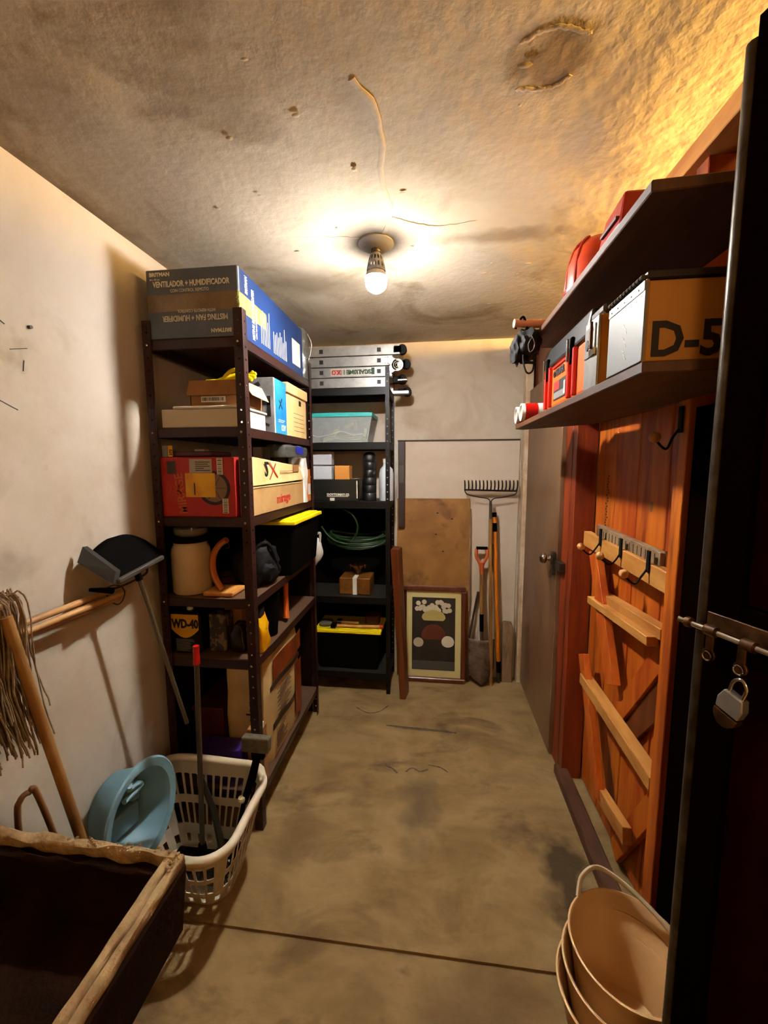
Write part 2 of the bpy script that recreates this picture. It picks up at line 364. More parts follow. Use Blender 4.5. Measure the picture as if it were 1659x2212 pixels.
# rails and braces screwed on the plank door
def rail(name, m, p, q, wd, th): return G().bar(p, q, wd, th, (0, 0, 1)).build(name, m, wr, bevel=.002)
rail('hook_rail', WOODY, (.655, 1.83, 1.205), (.655, 1.17, 1.19), .062, .03)
hb = rail('saw_board', WOODG, (.668, 1.74, 1.252), (.668, 1.26, 1.238), .05, .024)
for k in range(17):
    y = 1.72-k*.027; G().box(.6545, .6565, y, y+.0014, 1.232-k*.0004, 1.262-k*.0004).build('saw_cut', INK, hb)
G().prism([(.669, 1.262, 1.268), (.669, 1.19, 1.22), (.669, 1.262, 1.222)], (.02, 0, 0)).build('dark_wedge', WOODM, wr)
rail('rail', WOODY, (.660, 1.76, .955), (.660, 1.275, .985), .03, .035)
rail('rail', WOODY, (.69, 1.74, .985), (.69, 1.255, 1.015), .035, .04)
rail('rail', WOODY, (.655, 1.77, .60), (.655, 1.185, .585), .045, .045)
rail('rail', WOODY, (.66, 1.55, .235), (.66, 1.34, .265), .06, .03)
def brace(m, p, q, wd, th, x=.665):
    (y0, z0), (y1, z1) = p, q; d = Vector((0, y1-y0, z1-z0)).normalized(); s_ = Vector((1, 0, 0)).cross(d)
    return G().bar((x, y0, z0), (x, y1, z1), wd, th, s_).build('brace', m, wr, bevel=.002)
brace(WOODO, (1.77, 1.17), (1.535, .70), .075, .028, .668)
brace(WOODO, (1.79, .70), (1.55, .22), .06, .026, .652)
brace(WOODR, (1.185, 1.08), (1.60, .50), .07, .02, .700)
brace(WOODR, (1.20, .57), (1.50, .05), .07, .02, .700)
brace(WOODM, (1.20, .96), (1.50, .58), .15, .012, .706)
# worn stencil marks on one plank
random.seed(3)
for k in range(26):
    y = 1.80+random.uniform(-.012, .012); z = 1.47-k*.0115
    G().box(.7145, .7158, y-.003, y+.004, z, z+.006).build('stencil_mark', INK, wr)
for (y, z, r) in ((1.38, .80, .018), (1.36, .70, .014), (1.45, 1.38, .012), (1.25, 1.02, .012)):
    G().lathe([(r, 0), (r*.6, .001)], 10, Matrix.Translation((.7155, y, z)) @ Matrix.Rotation(-PI/2, 4, 'Y'), sx=1.6).build('wood_knot', WOODB, wr)
G().lathe([(.012, 0), (.012, .003)], 12, Matrix.Translation((.63, 1.945, .66)) @ Matrix.Rotation(-PI/2, 4, 'Y'), sy=1.2).build('bolt_hole', INK, wr)

# ---- door in the partition
d1 = struct_root('door_1')
G().box(.605, .64, 2.08, 2.80, .012, 1.998).build('door_leaf', DOORB, d1, bevel=.003)
G().box(.612, .66, 2.802, 2.862, 0, 1.998).build('door_jamb', DOORB, d1)
kn = G(); kn.tube([(.604, 2.135, 1.045), (.575, 2.135, 1.045), (.565, 2.135, 1.045)], [.026, .012, .012], 14); kn.lathe([(.012, 0), (.026, .008), (.028, .02), (.02, .032), (.004, .036)], 16, Matrix.Translation((.572, 2.135, 1.045)) @ Matrix.Rotation(-PI/2, 4, 'Y'))
kn.build('door_knob', CHROME, d1, smooth=True)
lk = G().box(.585, .604, 2.082, 2.118, .97, 1.085).build('lock_case', STEEL, d1, bevel=.003)
for z in (.99, 1.027, 1.062): G().lathe([(.007, 0), (.007, .002)], 10, Matrix.Translation((.585, 2.10, z)) @ Matrix.Rotation(-PI/2, 4, 'Y')).build('screw', INK, lk)
G().box(.596, .624, 2.0, 2.079, 1.005, 1.05).build('strike_bracket', STEEL, d1, bevel=.002)

# ---- near dark door leaf (open, beside the camera)
d2 = struct_root('door_2')
A = Vector((.434, .70, 0)); d = Vector((.34, -.94, 0)).normalized(); n = Vector((-.94, -.34, 0)).normalized()
MD = Matrix(((d.x, n.x, 0, A.x), (d.y, n.y, 0, A.y), (0, 0, 1, 0), (0, 0, 0, 1)))   # x along leaf, y out of the face, z up
def dpart(name, m, *b, bevel=.001): return G().box(*b, M=MD).build(name, m, d2, bevel=bevel)
G().tube([MD @ Vector((.006, .0, .02)), MD @ Vector((.006, 0, 2.1))], .011, 12).build('edge_tube', STEEL, d2, smooth=True)
dpart('stile', DARKB, .018, .065, -.018, .014, .02, 2.12)
dpart('sheet_panel', DOORD, .066, .60, -.012, .004, 1.315, 2.06)
dpart('sheet_panel', DOORD, .066, .60, -.012, .004, .04, 1.23)
dpart('cross_rail', DARKB, .066, .60, -.016, .012, 1.232, 1.313)
dpart('top_rail', DARKB, .02, .60, -.016, .012, 2.062, 2.12)
bl = dpart('bolt_plate', RUST, .022, .16, .0145, .0175, 1.262, 1.292)
G().tube([MD @ Vector((-.012, .030, 1.268)), MD @ Vector((.16, .030, 1.268))], .0048, 10).build('bolt_rod', CHROME, bl, smooth=True)
for t in (.0, .032, .085):
    G().tube([MD @ Vector((t, .030, 1.268)), MD @ Vector((t+.016 if t else .008, .030, 1.268))], .0085, 10).build('bolt_sleeve', RUST, bl, smooth=True)
for t in (.026, .072):
    g = G(); g.box(t, t+.012, .018, .022, 1.226, 1.266, M=MD); g.lathe([(.010, 0), (.010, .004)], 12, MD @ Matrix.Translation((t+.006, .018, 1.226)) @ Matrix.Rotation(-PI/2, 4, 'X')); g.build('hasp_tab', RUST, bl, bevel=.001)
    G().tube([MD @ Vector((t+.006+.007*math.cos(a), .024, 1.224+.007*math.sin(a))) for a in [k*2*PI/12 for k in range(12)]], .0015, 6, closed=True).build('eyelet', CHROME, bl, smooth=True)
pl = thing('padlock', 'small silver and brass padlock hanging from the bolt of the dark near door', 'padlock', tuple(MD @ Vector((.080, .036, 1.165))))
Rz = Matrix.Rotation(math.atan2(d.y, d.x), 4, 'Z') @ Matrix.Rotation(.25, 4, 'Y')
g = G(); g.prism([Rz @ Vector(p) for p in ((-.016, -.006, -.004), (.016, -.006, -.004), (.018, -.006, .012), (.013, -.006, .028), (-.013, -.006, .028), (-.018, -.006, .012))], Rz @ Vector((0, .014, 0))); g.build('body', ALU, pl, bevel=.0015)
g = G(); g.prism([Rz @ Vector((.017*math.cos(a), -.006, -.006+.022*math.sin(a))) for a in [PI+k*PI/10 for k in range(11)]], Rz @ Vector((0, .013, 0))); g.build('guard', RUST, pl, bevel=.001)
G().tube([Rz @ Vector(p) for p in bez([(-.009, 0, .026), (-.009, 0, .045), (0, 0, .054), (.009, 0, .045), (.009, 0, .026)], 16)], .0028, 8).build('shackle', CHROME, pl, smooth=True)

# ================================================================ CEILING LAMP
lt = thing('ceiling_bulb_lamp', 'lit white bulb in a slotted socket under a round grey ceiling plate', 'lamp', (-.228, 1.61, H))
G().lathe([(.066, .004), (.067, -.006), (.052, -.016), (.03, -.022), (.012, -.024)], 32).build('ceiling_plate', mat('grey_lamp_plate', (170, 168, 172), .5), lt, smooth=True)
G().lathe([(.018, -.022), (.02, -.032), (.017, -.036)], 16).build('collar', STEEL, lt, smooth=True)
g = G()
def cage(u, v):
    a = u*2*PI; z = -.034-.068*v; r = lerp(.014, .036, v**.55); return Vector((r*math.cos(a), r*math.sin(a), z))
U = [k/14 for k in range(15)]; g.perf(cage, U, [0, .16, .52, .92, 1], lambda i, j: j in (1, 2), 'round', (.020, .14))
g.build('slotted_shade', mat('lamp_socket', (150, 150, 160), .5), lt, solid=.002)
G().lathe([(.020, -.092), (.034, -.104), (.0425, -.122)], 28).build('bulb_neck', mat('white_bulb_neck', (240, 240, 240), .5), lt, smooth=True)
G().lathe([(.0425, -.1225), (.0424, -.130), (.039, -.150), (.032, -.163), (.018, -.173), (.003, -.176)], 28).build('bulb', mat('bulb_glow', (255, 255, 255), .5, emit=((1, .97, .93, 1), BULB_STRENGTH)), lt, smooth=True)
bm_ = _m['bulb_glow'].node_tree; ge = bm_.nodes.new('ShaderNodeNewGeometry'); sp_ = bm_.nodes.new('ShaderNodeSeparateXYZ'); bm_.links.new(ge.outputs['Normal'], sp_.inputs[0])   # LED bulb: the dome's tip shines harder than its flanks
mr_ = bm_.nodes.new('ShaderNodeMapRange'); mr_.inputs[1].default_value = 0; mr_.inputs[2].default_value = -1; mr_.inputs[3].default_value = BULB_STRENGTH*.06; mr_.inputs[4].default_value = BULB_STRENGTH
bm_.links.new(sp_.outputs[2], mr_.inputs[0]); bm_.links.new(mr_.outputs[0], bm_.nodes['Principled BSDF'].inputs['Emission Strength'])

# ================================================================ SHELVING UNITS
def post_flange(o, u, L, wd, m_, parent):
    o = Vector(o); u = Vector(u)
    n_ = int(L/.045); V_ = [0, 0.02]+[.02+(L-.04)*k/n_ for k in range(1, n_+1)]+[L]
    return o, u, V_
def post(parent, m, x, y, sx, sy, L, wd=.034):
    g = G()
    n_ = int((L-.04)/.045); Vv = [0]+[.02+(L-.04)*k/n_ for k in range(n_+1)]+[L]
    for ux, uy in ((sx, 0), (0, sy)):
        f_ = lambda a, b, ux=ux, uy=uy: Vector((x+ux*a, y+uy*a, b))
        g.perf(f_, [0, .006, wd-.006, wd], Vv, lambda i, j: i == 1 and 0 < j < len(Vv)-2, 'round', (.0042, .0042))
    return g.build('post', m, parent, solid=.0022)
def shelf_tray(parent, m, x0, x1, y0, y1, z, lip=.036):
    g = G(); t = .0012
    g.box(x0, x1, y0, y1, z-t, z)
    for b in ((x0, x1, y0, y0+t), (x0, x1, y1-t, y1), (x0, x0+t, y0, y1), (x1-t, x1, y0, y1)): g.box(*b, z-lip, z)
    for b in ((x0, x1, y0, y0+.012), (x0, x1, y1-.012, y1), (x0, x0+.012, y0, y1), (x1-.012, x1, y0, y1)): g.box(*b, z-lip, z-lip+t)
    return g.build('shelf', m, parent)
def bolts(parent, m, pts):
    for (x, y, z, ax) in pts:
        R = Matrix.Rotation(PI/2, 4, 'X') if ax == 'y' else Matrix.Rotation(PI/2, 4, 'Y')
        G().lathe([(.005, 0), (.005, .002), (.0025, .0035)], 8, Matrix.Translation((x, y, z)) @ R).build('bolt', m, parent)
SX0, SX1, SY0, SY1 = -1.095, -.70, 1.47, 2.30
LV = [1.99, 1.665, 1.32, .995, .742, .17]
su = thing('metal_shelving_unit', 'tall brown metal shelving unit with punched posts along the left wall', 'shelving unit')
for x, y, sx, sy, L in ((SX0, SY0, 1, 1, 2.06), (SX1, SY0, -1, 1, 2.09), (SX0, SY1, 1, -1, 2.09), (SX1, SY1, -1, -1, 2.09)): post(su, SHELFB, x, y, sx, sy, L)
for z in LV: shelf_tray(su, SHELFB, SX0+.003, SX1-.003, SY0+.003, SY1-.003, z)
G().box(SX0-.018, SX0-.012, SY0+.04, SY1, .0, 1.30).build('added_backing', mat('shade_brown', (40, 24, 16), .9, spec=.05), su)  # added dark sheet, stands in for the deep shade of the lower levels
G().box(SX0+.04, SX1-.04, SY1+.004, SY1+.01, .0, .96).build('added_end_sheet', _m['shade_brown'], su)  # added as well, shade for the far end of the lower levels
bolts(su, CHROME, [(-.72, SY0-.001, z-.018, 'y') for z in LV[:5]]+[(-1.08, SY0-.001, z-.018, 'y') for z in LV[:5]])
BX0, BX1, BY0, BY1 = -1.06, -.285, 2.55, 2.86
LB = [2.0, 1.665, 1.29, .66, .14]
sb = thing('metal_shelving_unit', 'black metal shelving unit standing against the back wall under the ladder', 'shelving unit')
for x, y, sx, sy in ((BX0, BY0, 1, 1), (BX1, BY0, -1, 1), (BX0, BY1, 1, -1), (BX1, BY1, -1, -1)): post(sb, SHELFK, x, y, sx, sy, 2.12, .024)
for z in LB: shelf_tray(sb, SHELFK, BX0+.003, BX1-.003, BY0+.003, BY1-.003, z, .045)

G().box(BX0, BX1-.02, BY1+.002, BY1+.006, .0, 1.28).build('added_backing', mat('backing_black', (20, 17, 16), .9, spec=.05), sb)  # added dark sheet, turns the lower shelf interior near black
# ---------------- boxes and print helpers
def cbox(root, name, m, x0, x1, y0, y1, z0, z1, bevel=.003): return G().box(x0, x1, y0, y1, z0, z1).build(name, m, root, bevel=bevel)
def decal_y(root, name, m, x0, x1, z0, z1, y, t=.0008): return G().box(x0, x1, y-t, y, z0, z1).build(name, m, root)
def decal_x(root, name, m, y0, y1, z0, z1, x, t=.0008): return G().box(x, x+t, y0, y1, z0, z1).build(name, m, root)
def lines_y(root, m, x0, x1, z0, z1, y, n, name='print_lines', vert=False, t=.0012):
    g = G(); random.seed(int(abs(x0*1000)+n))
    for k in range(n):
        if vert:
            a = lerp(x0, x1, (k+.15)/n); b = a+(x1-x0)/n*random.uniform(.25, .7); g.box(a, b, y-t, y, z0, z1)
        else:
            a = lerp(z0, z1, (k+.25)/n); g.box(x0, lerp(x0, x1, random.uniform(.55, 1)), y-t, y, a, a+(z1-z0)/n*.4)
    return tag(g.build(name, m, root))
def lines_x(root, m, y0, y1, z0, z1, x, n, vert=False, name='print_lines', t=.0012):
    g = G(); random.seed(int(abs(y0*1000)+n))
    for k in range(n):
        if vert: a = lerp(y0, y1, (k+.15)/n); g.box(x, x+t, a, a+(y1-y0)/n*.22, z0, lerp(z0, z1, random.uniform(.5, 1)))
        else: a = lerp(z0, z1, (k+.25)/n); g.box(x, x+t, y0, lerp(y0, y1, random.uniform(.55, 1)), a, a+(z1-z0)/n*.4)
    return g.build(name, m, root)

# ---- top: fan box
o = thing('cardboard_box', 'big slate and blue fan box with brown tape on top of the brown shelving', 'box', (0, 0, 0))
X0, X1, Y0, Y1, Z0, Z1 = -1.07, -.712, 1.4745, 2.19, 1.992, 2.238
g = G(); g.box(X0, X1, Y0, Y1, Z0, Z1); g.build('carton', NAVY, o, bevel=.003)
decal_x(o, 'blue_side', BLUE, Y0+.025, Y1-.001, Z0+.003, Z1-.003, X1)
decal_x(o, 'white_edge', WHITE, Y0+.004, Y0+.009, Z0+.003, Z1-.003, X1)
decal_x(o, 'blue_strip', BLUE, Y0+.011, Y0+.022, Z0+.003, Z1-.003, X1)
decal_y(o, 'tape_band', TAPE, X0+.002, X1-.002, 2.088, 2.150, Y0, .0006)
decal_x(o, 'side_tape', TAPEY, Y0+.001, 1.72, 2.085, 2.150, X1+.001, .0006)
g = G()
for k in range(30):
    a = Vector((X1-.001, Y0-.001, random.uniform(2.075, 2.155))); b = a+Vector((random.uniform(-.012, .008), random.uniform(-.01, .012), random.uniform(-.016, .016))); g.tube([a, (a+b)/2+Vector((0, -.003, .003)), b], .0007, 4)
g.build('frayed_tape', TAPEY, o)
tx = lambda s, size, x, z, m=INKW, **k: text(s, size, m, o, (x, Y0-.001, z), (1, 0, 0), (0, 0, 1), **k)
tx('BRITMAN', .019, -1.055, 2.214, bold=.0006); tx('40 x 40 cm', .009, -1.055, 2.200)
tx('VENTILADOR + HUMIDIFICADOR', .0285, -1.042, 2.176, sx=.70, bold=.0007); tx('CON CONTROL REMOTO', .016, -.975, 2.156, sx=.8)
ti = lambda s, size, x, z, **k: text(s, size, INKW, o, (x, Y0-.001, z), (-1, 0, 0), (0, 0, -1), **k)
ti('MISTING FAN + HUMIDIFIER', .0285, -.755, 2.073, sx=.72, bold=.0007); ti('WITH REMOTE CONTROL', .016, -.80, 2.094, sx=.8); ti('BRITMAN', .019, -.742, 2.022, bold=.0006)
ts = lambda s, size, y, z, m=INKW, **k: text(s, size, m, o, (X1+.002, y, z), (0, 0, 1), (0, -1, 0), **k)
ts('BRITMAN', .030, 1.545, 2.160, bold=.0008, sx=.5); ts('MISTING FAN + HUMIDIFIER', .030, 1.60, 2.01, sx=.5, bold=.0008); ts('WITH REMOTE CONTROL', .015, 1.622, 2.02, sx=.65)
lines_x(o, INKW, 1.66, 1.76, 2.02, 2.17, X1+.0008, 6, True); lines_x(o, INKW, 1.79, 1.96, 2.015, 2.16, X1+.0008, 9, True)
decal_x(o, 'shipping_label', PAPER, 2.03, 2.15, 2.03, 2.15, X1+.0008)
# crumpled bag over the far end
def blob(root, name, m, c, r, amp=.18, sc=9, seed=0, n=20, flatz=None):
    g = G(); bmesh.ops.create_icosphere(g.bm, subdivisions=3, radius=1)
    for v in g.bm.verts:
        p = v.co.copy(); q = 1+amp*noise.noise(p*2.2+Vector((seed, seed*2, 0)))+amp*.5*noise.noise(p*sc*.6+Vector((seed, 0, 3)))
        v.co = Vector((c[0]+p.x*r[0]*q, c[1]+p.y*r[1]*q, max(c[2]+p.z*r[2]*q, flatz) if flatz is not None else c[2]+p.z*r[2]*q))
    return g.build(name, m, root, smooth=True)
def boxy_blob(root, name, m, x0, x1, y0, y1, z0, z1, amp=.006, sc=20, seed=0, bev=.012, top=None):
    g = G(); bmesh.ops.create_cube(g.bm, size=1); bmesh.ops.subdivide_edges(g.bm, edges=g.bm.edges, cuts=9, use_grid_fill=True)
    for v in g.bm.verts:
        p = v.co; q = Vector([math.copysign(min(abs(c)*2, 1)**1.0, c)/2 for c in p])
        k = 1-(abs(q.z*2)**6)*.06-(abs(q.x*2)**8)*(abs(q.y*2)**8)*.12
        w = Vector((lerp(x0, x1, q.x*k+.5), lerp(y0, y1, q.y*k+.5), lerp(z0, z1, q.z+.5)))
        nn = noise.noise_vector(w*sc+Vector((seed, 0, 0)))*amp
        if top and q.z > .2: w.x = lerp(w.x, (x0+x1)/2, top*(q.z-.2)/.3)
        v.co = Vector((w.x+nn.x, w.y+nn.y, max(w.z+nn.z, z0)))
    return g.build(name, m, root, smooth=True)
o = thing('plastic_bag', 'crumpled dusty clear plastic bag behind the big fan box', 'bag')
boxy_blob(o, 'bag', HAZY, -.90, -.70, 2.20, 2.29, 1.992, 2.25, .012, 16, 2)
g = G(); g.tube(bez([(-.70, 2.25, 2.235), (-.682, 2.262, 2.19), (-.69, 2.27, 2.14), (-.70, 2.262, 2.10)], 16), .0018, 5); g.build('bag_edge', WHITE, o)

# ---- second shelf
o = thing('foam_tray', 'long low white foam tray on the second brown shelf', 'tray')
cbox(o, 'body', OFFW, -1.05, -.735, 1.485, 1.73, 1.667, 1.737); cbox(o, 'lid', WHITE, -1.0, -.728, 1.482, 1.735, 1.738, 1.748)
o = thing('cardboard_box', 'open brown cardboard box with hanging flaps on the white foam tray', 'box')
g = G(); x0, x1, y0, y1, z0, z1 = -.945, -.735, 1.515, 1.70, 1.7495, 1.845
for b in ((x0, x1, y0, y0+.003), (x0, x1, y1-.003, y1), (x0, x0+.003, y0, y1), (x1-.003, x1, y0, y1)): g.box(*b, z0, z1)
g.box(x0, x1, y0, y1, z0, z0+.003); g.build('carton', CARDD, o)
G().quadbox([Vector(p) for p in ((x0-.008, y0-.014, 1.79), (x1, y0-.014, 1.79), (x1, y0-.011, 1.79), (x0-.008, y0-.011, 1.79), (x0, y0-.002, z1+.002), (x1, y0-.002, z1+.002), (x1, y0, z1+.002), (x0, y0, z1+.002))]).build('flap', CARDD, o)
G().quadbox([Vector(p) for p in ((x1+.036, y0+.01, 1.79), (x1+.039, y0+.01, 1.79), (x1+.039, y1-.02, 1.785), (x1+.036, y1-.02, 1.785), (x1-.001, y0, z1+.002), (x1+.001, y0, z1+.002), (x1+.001, y1, z1+.002), (x1-.001, y1, z1+.002))]).build('flap', CARDL, o)
decal_y(o, 'barcode_label', PAPER, -.90, -.80, 1.765, 1.787, y0-.001); lines_y(o, INK, -.895, -.805, 1.77, 1.783, y0-.0018, 16, 'barcode', True, .0006)
o = thing('rubber_glove', 'bright yellow rubber glove sticking out of the open cardboard box', 'glove')
g = G(); g.tube(bez([(-.90, 1.56, 1.848), (-.84, 1.57, 1.853), (-.79, 1.575, 1.868), (-.765, 1.58, 1.872)], 12), [.012]*4+[.016]*8+[.018], 8)
for k, (dx, dz) in enumerate(((.052, -.014), (.06, .0), (.056, .016), (.04, .028))): g.tube(bez([(-.775, 1.575+.008*k, 1.868), (-.755+dx*.3, 1.572+.012*k, 1.872+dz*.4), (-.765+dx, 1.565+.014*k, 1.868+dz)], 8), [.008]*8+[.006], 7)
g.tube(bez([(-.83, 1.56, 1.86), (-.80, 1.555, 1.885), (-.77, 1.55, 1.892)], 8), [.008]*8+[.006], 7)
g.build('glove', YEL, o, smooth=True)
o = thing('product_box', 'grey and bright blue carton with a black tool pictured on its front', 'box')
cbox(o, 'carton', GREYC, -.865, -.716, 1.785, 1.935, 1.667, 1.912); decal_x(o, 'blue_side', BLUEC, 1.797, 1.934, 1.669, 1.910, -.716)
decal_x(o, 'white_edge', WHITE, 1.786, 1.796, 1.669, 1.910, -.716)
g = G()
for p, q, w_ in (((-.85, 1.7835, 1.85), (-.78, 1.7835, 1.885), .02), ((-.80, 1.7835, 1.80), (-.735, 1.7835, 1.80), .02), ((-.79, 1.7835, 1.79), (-.79, 1.7835, 1.75), .03), ((-.74, 1.7835, 1.83), (-.74, 1.7835, 1.74), .016), ((-.84, 1.7835, 1.74), (-.74, 1.7835, 1.70), .012)): g.bar(p, q, w_, .0012, (.3, 0, .9) if abs(q[0]-p[0]) > .01 else (1, 0, 0))
g.build('tool_picture', INK, o)
G().lathe([(.016, 0), (.016, .0012)], 16, Matrix.Translation((-.84, 1.7845, 1.885)) @ Matrix.Rotation(PI/2, 4, 'X')).build('round_emblem', INK, o)
text('MACHINE', .018, INK, o, (-.83, 1.784, 1.675), (1, 0, 0), (0, 0, 1), sx=.8)
text('12V', .036, INKW, o, (-.7145, 1.86, 1.685), (0, 1, 0), (0, 0, 1), bold=.001); lines_x(o, INKW, 1.83, 1.91, 1.72, 1.735, -.7152, 2)
g = G(); g.bar((-.7148, 1.84, 1.78), (-.7148, 1.88, 1.83), .008, .001, (0, 1, 0)); g.bar((-.7148, 1.845, 1.82), (-.7148, 1.88, 1.785), .006, .001, (0, 1, 0)); g.build('tool_print', INK, o)
o = thing('archive_box', 'pale cardboard archive box with lid and hand hole at the shelf end', 'box')
cbox(o, 'carton', CARDL, -1.0, -.722, 1.965, 2.26, 1.667, 1.885); G().box(-1.008, -.712, 1.955, 2.262, 1.875, 1.925).jitter(.003, 10).build('lid', CARDL, o, bevel=.003)
decal_x(o, 'hand_hole', INK, 2.14, 2.175, 1.835, 1.862, -.722); decal_y(o, 'front_seam', CARDD, -.76, -.757, 1.67, 1.874, 1.965)
g = G()
for k in range(5): g.box(-.722, -.7212, 2.06, 2.22, 1.70+k*.022, 1.7015+k*.022)
g.build('printed_rules', INK, o)

# ---- third shelf
o = thing('tyre_box', 'red-orange printed carton with a tyre picture and a yellow sticker', 'box')
FY = 1.484
cbox(o, 'carton', REDCARD, -1.068, -.765, FY, 1.73, 1.322, 1.555)
RY = lambda x, z, y=FY-.0006: Matrix.Translation((x, y, z)) @ Matrix.Rotation(PI/2, 4, 'X')
G().lathe([(.066, 0), (.066, .0008), (.054, .0008), (.054, 0)], 36, RY(-.848, 1.435), cap0=False, cap1=False).build('tyre_print', INK, o)
G().lathe([(.053, 0), (.053, .0005)], 30, RY(-.848, 1.435)).build('rim_print', mat('faded_tan_print', (150, 120, 88), .6), o)
g = G()
for k in range(6):
    a = k*PI/3; g.bar((-.848, FY-.0014, 1.435), (-.848+.05*math.cos(a), FY-.0014, 1.435+.05*math.sin(a)), .002, .0004, (-math.sin(a), 0, math.cos(a)))
g.build('spoke_print', INK, o)
decal_y(o, 'yellow_sticker', YELB, -.965, -.842, 1.40, 1.493, FY-.0018); decal_y(o, 'grey_label', mat('grey_label', (190, 184, 172), .6), -.945, -.852, 1.494, 1.548, FY-.0012)
g = G(); g.box(-.93, -.925, FY-.0030, FY-.0026, 1.408, 1.455); g.build('pen_mark', INK, o)
lines_y(o, INK, -.92, -.86, 1.50, 1.54, FY-.0020, 5, t=.0005)
for x, z0, z1 in ((-.832, 1.487, 1.551), (-.815, 1.338, 1.395)):
    decal_y(o, 'white_label', PAPER, x, x+.024, z0, z1, FY-.0018); g = G()
    for k in range(9): g.box(x+.004, x+.020, FY-.003, FY-.0026, lerp(z0, z1, (k+.3)/9), lerp(z0, z1, (k+.3+random.uniform(.2, .5))/9))
    g.build('barcode', INK, o)
decal_y(o, 'dark_label', mat('dark_olive_label', (84, 64, 34), .6), -1.04, -1.003, 1.49, 1.54, FY); lines_y(o, INK, -1.036, -1.006, 1.494, 1.536, FY-.0012, 6, t=.0004)
text('MIRAGE', .05, mat('tan_ink', (206, 120, 62), .6), o, (-.962, FY-.001, 1.335), (-.1, 0, 1), (-1, 0, -.1), bold=.001, sx=.9)
text('26', .07, mat('tan_ink2', (196, 84, 40), .6), o, (-1.05, FY-.001, 1.40), (1, 0, 0), (0, 0, 1))
o = thing('small_packet', 'dark packet with a 375 price tag lying on the red tyre carton', 'packet')
G().box(-1.055, -.86, 1.50, 1.66, 1.5565, 1.577).jitter(.004, 20).build('packet', DRED, o, bevel=.004)
decal_y(o, 'clear_corner', mat('greyish_film', (150, 148, 150), .3), -1.062, -1.038, 1.557, 1.60, 1.493); decal_y(o, 'price_tag', YELB, -1.037, -1.018, 1.557, 1.60, 1.493)
text('375', .016, INK, o, (-1.020, 1.4918, 1.562), (0, 0, 1), (-1, 0, 0), bold=.0005)
o = thing('paper_slip', 'small white folded paper lying under the second brown shelf edge', 'paper')
G().box(-1.03, -.985, 1.66, 1.70, 1.5785, 1.592).build('slip', WHITE, o)
for k, (z0, z1) in enumerate(((1.322, 1.437), (1.440, 1.556))):
    o = thing('long_carton', 'lower long brown carton with red lettering on the third brown shelf' if k == 0 else 'upper long pale carton marked with a red X and a 2, lid ajar', 'box')
    g = G()
    if k == 0: g.box(-.757, -.704, 1.508, 2.125, z0, z1)
    else: g.quadbox([Vector(p) for p in ((-.757, 1.508, z0), (-.70, 1.508, z0), (-.70, 2.13, z0+.005), (-.757, 2.13, z0+.005), (-.757, 1.508, z1+.002), (-.712, 1.508, z1+.002), (-.715, 2.10, z1-.038), (-.757, 2.10, z1-.03))])
    g.build('carton', CARD if k == 0 else CARDL, o, bevel=.003)
    if k == 0:
        text('mirage', .058, INKR, o, (-.7035, 1.75, 1.352), (0, 1, .02), (0, 0, 1), bold=.001, sx=1.1); G().box(-.704, -.701, 1.508, 2.12, z1-.004, z1).build('flap_edge', CARDL, o)
    else:
        text('2', .085, INK, o, (-.7042, 1.63, 1.535), (0, 1, .0), (.0, 0, -1), bold=.002)
        g = G(); g.bar((-.703, 1.68, 1.462), (-.707, 1.76, 1.53), .007, .001, (0, .7, -.7)); g.bar((-.703, 1.77, 1.468), (-.707, 1.69, 1.535), .007, .001, (0, .7, .7)); g.build('red_cross', INKR, o)
        lines_x(o, CARDD, 1.80, 2.0, 1.485, 1.50, -.7045, 2); G().box(-.7065, -.7045, 1.98, 2.06, 1.49, 1.525).build('torn_patch', CARDD, o)
o = thing('plastic_bag', 'clear plastic bag with a blue logo lying on the long cartons', 'bag')
boxy_blob(o, 'bag', HAZY, -.80, -.695, 1.86, 2.2, 1.561, 1.622, .01, 14, 5)
g = G(); g.bar((-.690, 1.99, 1.60), (-.690, 2.10, 1.595), .035, .001, (0, 0, 1)); g.build('blue_logo', mat('blue_print', (40, 50, 170), .5), o)
o = thing('plastic_sack', 'white crumpled plastic sack at the far end of the third brown shelf', 'bag')
boxy_blob(o, 'sack', WHITE, -.79, -.70, 2.13, 2.20, 1.322, 1.56, .012, 18, 9)
o = thing('small_carton', 'small orange carton with a cream label by the far brown post', 'box')
cbox(o, 'carton', mat('orange_card', (206, 130, 50), .6), -.80, -.705, 2.205, 2.262, 1.322, 1.50); decal_x(o, 'cream_label', PAPER, 2.212, 2.255, 1.36, 1.42, -.705)

# black tote with yellow lid on the fourth shelf (hangs out over the edge)
def tote(name, label, x0, x1, y0, y1, z0, z1, m, lm, t=.018):
    o = thing(name, label, 'storage box'); g = G(); ix, iy = .03, .025
    g.quadbox([Vector(p) for p in ((x0+ix, y0+iy, z0), (x1-ix, y0+iy, z0), (x1-ix, y1-iy, z0), (x0+ix, y1-iy, z0), (x0+.01, y0+.01, z1), (x1-.01, y0+.01, z1), (x1-.01, y1-.01, z1), (x0+.01, y1-.01, z1))])
    g.build('body', m, o, bevel=.012, seg=3)
    g = G(); g.box(x0, x1, y0, y1, z1, z1+t); g.box(x0+.02, x1-.02, y0+.02, y1-.02, z1+t-.001, z1+t+.006); g.build('lid', lm, o, bevel=.006, seg=2)
    return o
o = tote('storage_tote', 'black storage tote with a bright yellow lid jutting from the brown shelving', -1.04, -.642, 1.80, 2.258, .997, 1.245, BLACK, YEL)
